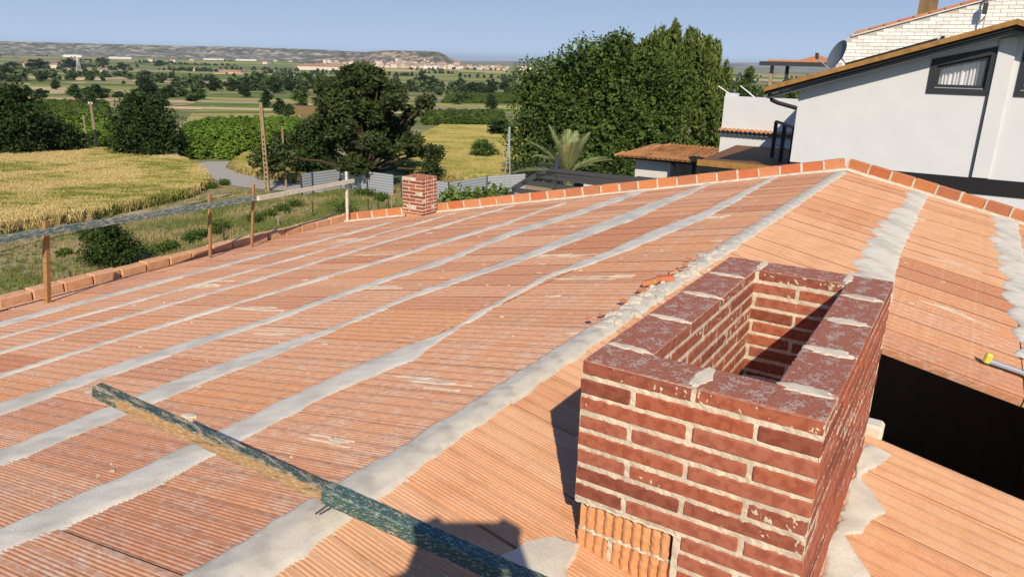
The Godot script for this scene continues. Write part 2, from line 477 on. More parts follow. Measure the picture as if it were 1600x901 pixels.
func build_land() -> void:
	var p := PackedVector3Array()
	var cc := PackedColorArray()
	var w := 161
	var d := -60.0
	while d < 13000.0:
		for i in w:
			var u := (float(i) / (w - 1) - 0.5) * 2.0
			var r := u * (80.0 + maxf(d, 0.0) * 1.25)
			p.append(land(r, d))
			var a := n2(r, d, 0.05 if d < 80.0 else 0.012)
			var b := n2(r + 300.0, d, 0.3 if d < 80.0 else 0.03)
			var q := Color(0.205, 0.20, 0.068).lerp(Color(0.38, 0.30, 0.165), smoothstep(0.5, 0.78, a * 0.65 + b * 0.35))
			q = q.lerp(Color(0.12, 0.155, 0.035), smoothstep(0.52, 0.7, b * 0.6 + (1.0 - a) * 0.4))
			cc.append(q)
		d += 0.8 if d > 14.0 and d < 60.0 else (4.0 if d < 14.0 else maxf(2.0, d * 0.035))
	var mb := MB.new()
	mb.sheet(p, w, cc)
	tag(obj("ground", mb.mesh(M.soil)), "rough green and tan ground running out into the valley", "", "", "structure")
	var road: Array = ROAD
	mb = MB.new()
	patch(mb, road, 0.03, func(_r: float, _d: float) -> Color: return Color.WHITE, 0.012, 10)
	tag(obj("road", mb.mesh(M.asphalt)), "pale curving farm road between the wheat fields", "", "", "structure")
	var dirt: Array = [[[-22.1, 30.48], [-21.74, 32.55], [-20.53, 35.14], [-19.38, 38.67], [-18.54, 41.54], [-18.88, 45.15], [-17.94, 44.79], [-16.57, 44.27], [-17.41, 41.49], [-18.42, 37.36], [-19.61, 33.48], [-20.62, 30.76], [-20.89, 28.69]]]
	for q in dirt:
		mb = MB.new()
		patch(mb, q, 0.05, func(r: float, dd: float) -> Color: return Color(0.40, 0.31, 0.19).lerp(Color(0.22, 0.19, 0.09), smoothstep(0.45, 0.6, n2(r, dd, 0.5))), 0.012, 30, 0.12)
		tag(obj("dirt_bank", mb.mesh(M.soil)), "strip of bare rubbly earth along the wheat", "", "", "structure")
	var wheat: Array = [[[-43.47, 51.35], [-41.12, 58.5], [-38.3, 62.34], [-33.75, 64.05], [-30.07, 62.18], [-25.59, 56.86], [-21.6, 50.59], [-19.31, 45.93], [-18.79, 42.14], [-19.63, 39.19], [-20.78, 35.58], [-22.06, 33.06], [-24.75, 28.31]], [[-21.38, 55.19], [-22.81, 62.32], [-21.87, 67.05], [-20.81, 69.82], [-17.17, 62.6], [-12.75, 47.66], [-14.12, 48.03], [-16.81, 49.79], [-19.85, 52.74]], [[-9.93, 58.45], [-11.98, 83.72], [-12.95, 129.87], [-5.22, 131.77], [2.55, 123.39], [1.43, 52.82], [-3.75, 50.85], [-7.88, 54.73]]]
	var labels := ["ripening golden wheat field bordered by the dirt bank", "small golden wheat plot inside the bend of the road", "yellow green wheat field behind the corrugated fence"]
	for k in 3:
		mb = MB.new()
		var tone := func(r: float, dd: float) -> Color:
			var a := n2(r, dd, 0.12)
			var b := n2(r + 90.0, dd * 2.4, 0.35)
			var q := Color(0.52, 0.41, 0.175).lerp(Color(0.43, 0.365, 0.13), smoothstep(0.35, 0.65, a))
			q = q.lerp(Color(0.19, 0.21, 0.04), smoothstep(0.56, 0.72, a * 0.5 + b * 0.5) * 0.85)
			return q if k == 0 else q.lerp(Color(0.27, 0.26, 0.055), 0.4)
		patch(mb, wheat[k], 0.45, tone, 0.008, 60, 0.25)
		var f := obj("wheat_field", mb.mesh(M.soil))
		tag(f, labels[k], "wheat", "", "stuff")
		# ears and stalks
		var tuft := MB.new()
		for i in 7:
			var a := rng.randf() * TAU
			var o := Vector3(cos(a), 0, sin(a)) * rng.randf() * 0.16
			var s := Vector3(cos(a * 2.3), 0, sin(a * 2.3)) * 0.016
			var t := o + Vector3(rng.randf_range(-0.1, 0.1), rng.randf_range(0.14, 0.24), rng.randf_range(-0.1, 0.1))
			tuft.quad(o - s * 0.5, o + s * 0.5, t + s, t - s)
		var xs := []
		var cs := []
		var rows := slices(wheat[k], 0.006)
		var want: int = [95000, 10000, 28000][k]
		var area := 0.0
		for row in rows: area += row[2] - row[1]
		for j in rows.size():   # the standing edge of the crop
			var row: Array = rows[j]
			for e in 26:
				var r: float = row[1 + e % 2] + rng.randf_range(-0.15, 0.15)
				xs.append(Transform3D(Basis(Vector3.UP, rng.randf() * TAU).scaled(Vector3.ONE * rng.randf_range(0.8, 1.5)), land(r, row[0] + rng.randf_range(-0.2, 0.2), rng.randf_range(0.0, 0.36))))
				cs.append((tone.call(r, row[0]) as Color) * rng.randf_range(0.7, 1.1))
			if j < 5:
				for e in int((row[2] - row[1]) * 40.0):
					var r := rng.randf_range(row[1], row[2])
					xs.append(Transform3D(Basis(Vector3.UP, rng.randf() * TAU), land(r, row[0] - 0.1, rng.randf_range(0.0, 0.36))))
					cs.append((tone.call(r, row[0]) as Color) * rng.randf_range(0.7, 1.1))
		for row in rows:
			for i in int(want * (row[2] - row[1]) / area):
				var r := rng.randf_range(row[1], row[2])
				var dd: float = row[0] + rng.randf_range(-0.3, 0.3)
				xs.append(Transform3D(Basis(Vector3.UP, rng.randf() * TAU).scaled(Vector3.ONE * rng.randf_range(0.5, 0.95)), land(r, dd, 0.42)))
				cs.append((tone.call(r, dd) as Color) * rng.randf_range(0.85, 1.25))
		scatter("stalks", tuft.mesh(M.straw), xs, cs, f)
	var fields: Array = [[[[-184.78, 268.61], [-330.49, 482.67], [-340.68, 595.61], [-267.4, 475.99], [-216.3, 375.82]], 2], [[[-153.69, 212.43], [-213.34, 310.47], [-206.84, 370.27], [-174.86, 317.46], [-145.52, 244.75], [-139.88, 202.84]], 0], [[[-183.06, 335.1], [-208.65, 407.93], [-165.46, 328.4], [-145.23, 271.77]], 0], [[[-51.99, 115.96], [-74.22, 171.11], [-54.69, 189.98], [-36.49, 126.35]], 0], [[[-76.02, 175.31], [-95.43, 234.5], [-71.84, 250.05], [-56.17, 195.16]], 3], [[[-26.06, 208.02], [-39.93, 337.59], [-8.38, 363.79], [-4.7, 223.22]], 4], [[[-47.8, 480.44], [-52.0, 571.35], [-3.94, 619.75], [-3.27, 523.1]], 3], [[[-130.12, 197.19], [-152.65, 234.75], [-143.56, 260.24], [-119.25, 217.53]], 4], [[[-212.06, 440.43], [-279.34, 691.57], [-207.05, 725.36], [-149.3, 522.1], [-149.6, 346.86]], 3], [[[-99.58, 230.16], [-140.04, 331.12], [-111.93, 390.71], [-75.98, 264.54]], 1], [[[-376.05, 549.71], [-504.31, 738.68], [-491.47, 846.21], [-379.72, 682.7]], 1], [[[-351.73, 613.25], [-462.53, 845.56], [-380.6, 943.96], [-299.5, 697.7]], 1], [[[-190.91, 1349.46], [-258.47, 1943.96], [-16.88, 2426.43], [-11.13, 1631.37]], 3], [[[-3004.09, 4433.4], [-4301.54, 6352.36], [-5597.53, 8700.21], [-3125.17, 4790.6]], 2]]
	var tones := [Color(0.38, 0.32, 0.10), Color(0.13, 0.19, 0.045), Color(0.55, 0.42, 0.24), Color(0.26, 0.28, 0.08), Color(0.32, 0.26, 0.15)]
	var kinds := ["ochre", "dark green", "pale bare", "light green", "brown fallow"]
	var i := 0
	for q in fields:
		field(q[0], tones[q[1]], 0.10 + 0.02 * i, kinds[q[1]] + " field in the valley plain")
		i += 1
	for j in 150:
		var dd := exp(rng.randf_range(log(190.0), log(3600.0)))
		var r := rng.randf_range(-0.95, 0.75) * dd
		var wd := dd * rng.randf_range(0.06, 0.22)
		var dp := dd * rng.randf_range(0.03, 0.10)
		var sh := wd * rng.randf_range(-0.35, 0.35)
		var k: int = [0, 1, 1, 3, 3, 2, 4, 1][rng.randi() % 8]
		var t: Color = tones[k] * rng.randf_range(0.75, 1.15)
		field([[r - wd, dd], [r + wd, dd + sh * 0.2], [r + wd + sh, dd + dp], [r - wd + sh, dd + dp * 0.9]], t, 0.12 + 0.0008 * dd * (0.2 + 0.01 * j), kinds[k] + " field in the valley plain")

func field(poly: Array, t: Color, up: float, label: String) -> void:
	var mb := MB.new()
	var lo: float = poly[0][1]
	var f := 3.0 / maxf(lo, 60.0)
	patch(mb, poly, up, func(r: float, d: float) -> Color: return t * (0.72 + 0.5 * n2(r, d * 3.0, f * 4.0)), 0.01, 10)
	if mb.v.is_empty(): return
	for e in mb.c.size(): mb.c[e].a = 1.0
	tag(obj("field", mb.mesh(M.land)), label, "", "valley fields", "structure")

func scatter(called: String, mesh: Mesh, xs: Array, cs: Array, parent: Node = null) -> MultiMeshInstance3D:
	var mm := MultiMesh.new()
	mm.transform_format = MultiMesh.TRANSFORM_3D
	mm.use_colors = true
	mm.mesh = mesh
	mm.instance_count = xs.size()
	for i in xs.size():
		mm.set_instance_transform(i, xs[i])
		var q: Color = cs[i]
		q.a = 1.0
		mm.set_instance_color(i, q)
	var o := MultiMeshInstance3D.new()
	o.multimesh = mm
	o.name = numbered(called) if parent == null else called
	(self if parent == null else parent).add_child(o, true)
	if parent != null: o.set_meta("kind", "stuff")
	return o

func build_mesas() -> void:
	mesa([[-0.1468, -51.83], [-0.0734, -34.18], [0.0, -16.54], [0.0918, -6.19], [0.2294, 9.32], [0.2936, 25.16], [0.3212, 30.4], [0.3487, 24.9], [0.3762, 19.41], [0.5506, 9.65], [0.8259, 19.15]], 7000.0, 9000.0, Color(0.20, 0.19, 0.13), Color(0.34, 0.29, 0.22), "low far plateau closing the valley", 60)
	mesa([[-0.8809, -11.89], [-0.7892, 7.94], [-0.7341, 25.61], [-0.679, 38.8], [-0.6148, 39.73], [-0.5506, 38.44], [-0.4955, 38.28], [-0.4313, 36.99], [-0.367, 40.14], [-0.312, 37.76], [-0.2569, 35.38], [-0.2202, 28.61], [-0.1835, 21.83]], 4300.0, 5600.0, Color(0.15, 0.145, 0.085), Color(0.50, 0.41, 0.30), "long flat mesa with pale bare cliffs", 260)
	mesa([[-0.2936, -27.7], [-0.2478, 0.89], [-0.2202, 11.29], [-0.1927, 18.89], [-0.1725, 25.95], [-0.1468, 26.46], [-0.1193, 27.1], [-0.1028, 25.55], [-0.0936, 12.32], [-0.0863, -3.87], [-0.0688, -16.55]], 2750.0, 3500.0, Color(0.16, 0.14, 0.09), Color(0.46, 0.35, 0.24), "steep flat topped hill above the far town", 160)

var mesa_b := []
func mesa_top(t: Array, a: float) -> float:
	if a <= t[0][0]: return t[0][1]
	for i in t.size() - 1:
		if a <= t[i + 1][0]: return lerpf(t[i][1], t[i + 1][1], (a - t[i][0]) / (t[i + 1][0] - t[i][0]))
	return t[-1][1]

func mesa(t: Array, d0: float, d1: float, low: Color, pale: Color, label: String, n: int) -> void:
	if d0 < 3000.0: mesa_b = t
	var rows := 26
	var p := PackedVector3Array()
	var cc := PackedColorArray()
	for j in rows + 2:
		var s := minf(float(j) / rows, 1.0)
		for i in n + 1:
			var a := lerpf(t[0][0], t[-1][0], float(i) / n)
			var d := lerpf(d0, d1, s) if j <= rows else d1 * 1.5
			var base := land_y(d0) - 2.0
			var top := mesa_top(t, a)
			var gully := fine.get_noise_2d(a * 36.0, s * 0.8)
			var prof := smoothstep(0.0, 0.55, s) * 0.35 + smoothstep(0.5, 0.9, s + gully * 0.09) * 0.65
			var y := lerpf(base, top, clampf(prof, 0.0, 1.0)) if j <= rows else top - 10.0
			p.append(W(a * d, d, y))
			var b := n2(a * 16.0, s * 7.0, 1.0)
			var g := n2(a * 70.0, s * 16.0, 1.0)
			var q := low.lerp(pale, smoothstep(0.55, 0.75, b * 0.5 + g * 0.5))
			cc.append(q.lerp(Color(0.055, 0.07, 0.035), smoothstep(0.6, 0.75, 1.0 - b * 0.4 - g * 0.55)))
	var mb := MB.new()
	mb.sheet(p, n + 1, cc)
	tag(obj("mesa", mb.mesh(M.rock)), label, "", "", "structure")

# ---------- the house whose roof is being laid ----------
func gable_z(x: float) -> float:
	return -8.13 - 0.255 * x if x < 0.0 else -8.13 + 0.19 * x
func eave_x(z: float) -> float:
	return -5.13 + 0.115 * (z + 2.44)

func seen(p: Vector3, slack := 0.06) -> bool:
	var b := Basis.from_euler(Vector3(-0.30364641, YAW, 0.02441249))
	var q := b.inverse() * (p - CAM)
	if q.z > -0.2: return false
	var k := tan(deg_to_rad(43.056) * 0.5)
	return absf(q.x / -q.z) < k * 1.7778 + slack and absf(q.y / -q.z) < k + slack

# one clay roofing board a metre long: ribs along its length, its top at y = 0
func board_mesh(m: Material, sd: int) -> ArrayMesh:
	var mb := MB.new()
	var g := RandomNumberGenerator.new()
	g.seed = sd
	var prof := [Vector2(0.0, -0.010), Vector2(0.0025, -0.001)]
	var z := 0.004
	for grp in 4:
		prof.append(Vector2(z, -0.0008)); prof.append(Vector2(z + 0.014, -0.0008))
		z += 0.014
		for k in 4:
			prof.append(Vector2(z + 0.002, -0.0022)); prof.append(Vector2(z + 0.0055, -0.0022))
			prof.append(Vector2(z + 0.0075, 0.0)); prof.append(Vector2(z + 0.0112, 0.0))
			z += 0.0116
		z += 0.0002
	prof.append(Vector2(0.242, -0.002)); prof.append(Vector2(0.2465, -0.014))
	for i in prof.size() - 1:
		var a: Vector2 = prof[i]
		var b: Vector2 = prof[i + 1]
		mb.quad(Vector3(0, a.y, a.x), Vector3(0, b.y, b.x), Vector3(1, b.y, b.x), Vector3(1, a.y, a.x))
	mb.quad(Vector3(0, -0.04, 0), Vector3(0, -0.004, 0), Vector3(1, -0.004, 0), Vector3(1, -0.04, 0))
	mb.quad(Vector3(1, -0.04, 0.247), Vector3(1, -0.01, 0.247), Vector3(0, -0.01, 0.247), Vector3(0, -0.04, 0.247))
	mb.quad(Vector3(1, -0.04, 0), Vector3(1, -0.003, 0), Vector3(1, -0.003, 0.247), Vector3(1, -0.04, 0.247))
	mb.quad(Vector3(0, -0.04, 0.247), Vector3(0, -0.003, 0.247), Vector3(0, -0.003, 0), Vector3(0, -0.04, 0))
	mb.quad(Vector3(0, -0.04, 0), Vector3(1, -0.04, 0), Vector3(1, -0.04, 0.247), Vector3(0, -0.04, 0.247))
	return mb.mesh(m)

func ribbon(pairs: Array, thick: float, amp: float, sd: float, across := 8) -> MB:
	var rows := []
	for i in pairs.size() - 1:
		var a := Vector4(pairs[i][0], pairs[i][1], pairs[i][2], pairs[i][3])
		var b := Vector4(pairs[i + 1][0], pairs[i + 1][1], pairs[i + 1][2], pairs[i + 1][3])
		var k := maxi(2, int(Vector2(b.x - a.x, b.y - a.y).length() / 0.022))
		for j in k: rows.append(a.lerp(b, float(j) / k))
		if i == pairs.size() - 2: rows.append(b)
	var p := PackedVector3Array()
	for q in rows:
		var e0 := fine.get_noise_2d(q.y * 6.0 + sd, q.x * 6.0 + 3.0) * amp + fine.get_noise_2d(q.y * 28.0 + sd, 1.0) * amp * 0.3
		var e1 := fine.get_noise_2d(q.w * 6.0 + sd, q.z * 6.0 + 40.0) * amp + fine.get_noise_2d(q.w * 28.0 + sd, 9.0) * amp * 0.3
		var a := Vector2(q.x, q.y)
		var b := Vector2(q.z, q.w)
		var u := (b - a).normalized()
		a -= u * e0
		b += u * e1
		for i in across + 1:
			var t := float(i) / across
			t = t * t * (3.0 - 2.0 * t) * 0.8 + t * 0.2
			var m := a.lerp(b, t)
			var edge := smoothstep(0.0, 0.09, t) * smoothstep(1.0, 0.91, t)
			var h := -0.007 + edge * (0.007 + thick * (0.75 + 0.5 * sin(t * PI))) + edge * (fine.get_noise_2d(m.x * 14.0, m.y * 14.0) * 0.004 + fine.get_noise_2d(m.x * 60.0, m.y * 60.0) * 0.0015)
			p.append(Vector3(m.x, roof_y(m.x) + h, m.y))
	var mb := MB.new()
	mb.sheet(p, across + 1)
	return mb

# a splash of mortar lying on the roof
func blob(mb: MB, x: float, z: float, rx: float, rz: float, h: float, sd: float, turn := 0.0) -> void:
	var k := 22
	var last := []
	var mid := []
	for j in k:
		var a := TAU * j / k
		var w := 1.0 + 0.38 * fine.get_noise_2d(cos(a) * 1.3 + sd, sin(a) * 1.3 + sd * 0.37) + 0.16 * fine.get_noise_2d(cos(a) * 5.0 + sd, sin(a) * 5.0)
		var o := Vector2(cos(a) * rx * w, sin(a) * rz * w).rotated(turn)
		last.append(Vector3(x + o.x, roof_y(x + o.x) - 0.006, z + o.y))
		mid.append(Vector3(x + o.x * 0.86, roof_y(x + o.x * 0.86) + h * 0.75, z + o.y * 0.86))
	var top := Vector3(x, roof_y(x) + h, z)
	for j in k:
		var m := (j + 1) % k
		mb.quad(last[j], mid[j], mid[m], last[m])
		mb.tri(mid[j], top, mid[m])

func wall_seg(called: String, a: Vector2, b: Vector2, ya: float, yb: float, foot: float, th: float, m: Material, parent: Node) -> void:
	var u := (b - a).normalized()
	var s := Vector2(-u.y, u.x) * th
	var mb := MB.new()
	var p := []
	for k in 2:
		for q in [[a, ya], [b, yb], [b + s, yb], [a + s, ya]]:
			p.append(Vector3(q[0].x, foot if k == 0 else q[1], q[0].y))
	mb.hexa(p)
	obj(called, mb.mesh(m), parent)

# hollow clay brick of the rim, ribbed on its faces; length along x, face at z = 0 and z = -0.07
func rim_mesh(len: float, m: Material) -> ArrayMesh:
	var mb := MB.new()
	var prof := []
	for k in 6:
		var y := 0.002 + k * 0.0188
		prof.append(Vector2(y, -0.0035)); prof.append(Vector2(y + 0.003, 0.0)); prof.append(Vector2(y + 0.0145, 0.0)); prof.append(Vector2(y + 0.0165, -0.0035))
	for side in [0, 1]:
		for i in prof.size() - 1:
			var a: Vector2 = prof[i]
			var b: Vector2 = prof[i + 1]
			if side == 0: mb.quad(Vector3(0, a.x, a.y), Vector3(0, b.x, b.y), Vector3(len, b.x, b.y), Vector3(len, a.x, a.y))
			else: mb.quad(Vector3(len, a.x, -0.07 - a.y), Vector3(len, b.x, -0.07 - b.y), Vector3(0, b.x, -0.07 - b.y), Vector3(0, a.x, -0.07 - a.y))
	mb.box(Vector3(0, 0, -0.067), Vector3(len, 0.1145, -0.003))
	return mb.mesh(m)

func rim_line(a: Vector2, b: Vector2, ya: float, yb: float, parent: Node, joints: MB, sd: int) -> void:
	var g := RandomNumberGenerator.new()
	g.seed = sd
	var n := int(a.distance_to(b) / 0.207)
	for i in n:
		var p := a.lerp(b, float(i) / n)
		var q := a.lerp(b, float(i + 1) / n)
		var P := Vector3(p.x, lerpf(ya, yb, float(i) / n), p.y)
		var Q := Vector3(q.x, lerpf(ya, yb, float(i + 1) / n), q.y)
		var f := (Q - P).normalized()
		var s := Vector3(-f.z, 0, f.x).normalized()   # faces the roof
		var u := s.cross(f)
		var bs := Basis(f, u, s)
		bs = bs.rotated(s, g.randf_range(-0.006, 0.006)) * Basis.from_scale(Vector3(1, 0.84, 1))
		if seen(P, 0.1) or seen(Q, 0.1):
			obj("rim_brick", rims[g.randi() % rims.size()], parent, Transform3D(bs, P + f * 0.007 + u * g.randf_range(-0.003, 0.003) + s * g.randf_range(-0.003, 0.003)))
		var w := g.randf_range(0.014, 0.024)
		var jb := Basis(f, u, s)
		joints.box(Vector3(-w * 0.5, -0.002, -0.066), Vector3(w * 0.5, 0.095 + g.randf_range(-0.006, 0.004), g.randf_range(-0.001, 0.004)), jb, P)

# the low rim along the eave: weathered bricks laid flat
func eave_line(a: Vector2, b: Vector2, ya: float, yb: float, parent: Node, sd: int) -> void:
	var g := RandomNumberGenerator.new()
	g.seed = sd
	var flat := []
	for m in M.eave:
		var mb := MB.new()
		mb.chamfer(Vector3(0.0, -0.02, -0.115), Vector3(0.255, 0.075, 0.0), 0.008)
		flat.append(mb.mesh(m))
	var n := int(a.distance_to(b) / 0.262)
	for i in n:
		var P := Vector3(lerpf(a.x, b.x, float(i) / n), lerpf(ya, yb, float(i) / n), lerpf(a.y, b.y, float(i) / n))
		var Q := Vector3(lerpf(a.x, b.x, (i + 1.0) / n), lerpf(ya, yb, (i + 1.0) / n), lerpf(a.y, b.y, (i + 1.0) / n))
		if not (seen(P, 0.15) or seen(Q, 0.15)): continue
		var f := (Q - P).normalized()
		var s := Vector3(-f.z, 0, f.x).normalized()
		obj("rim_brick", flat[g.randi() % flat.size()], parent, Transform3D(Basis(f, s.cross(f), s).rotated(s, g.randf_range(-0.01, 0.01)), P + Vector3(0, g.randf_range(-0.006, 0.006), 0) + s * g.randf_range(-0.008, 0.008)))

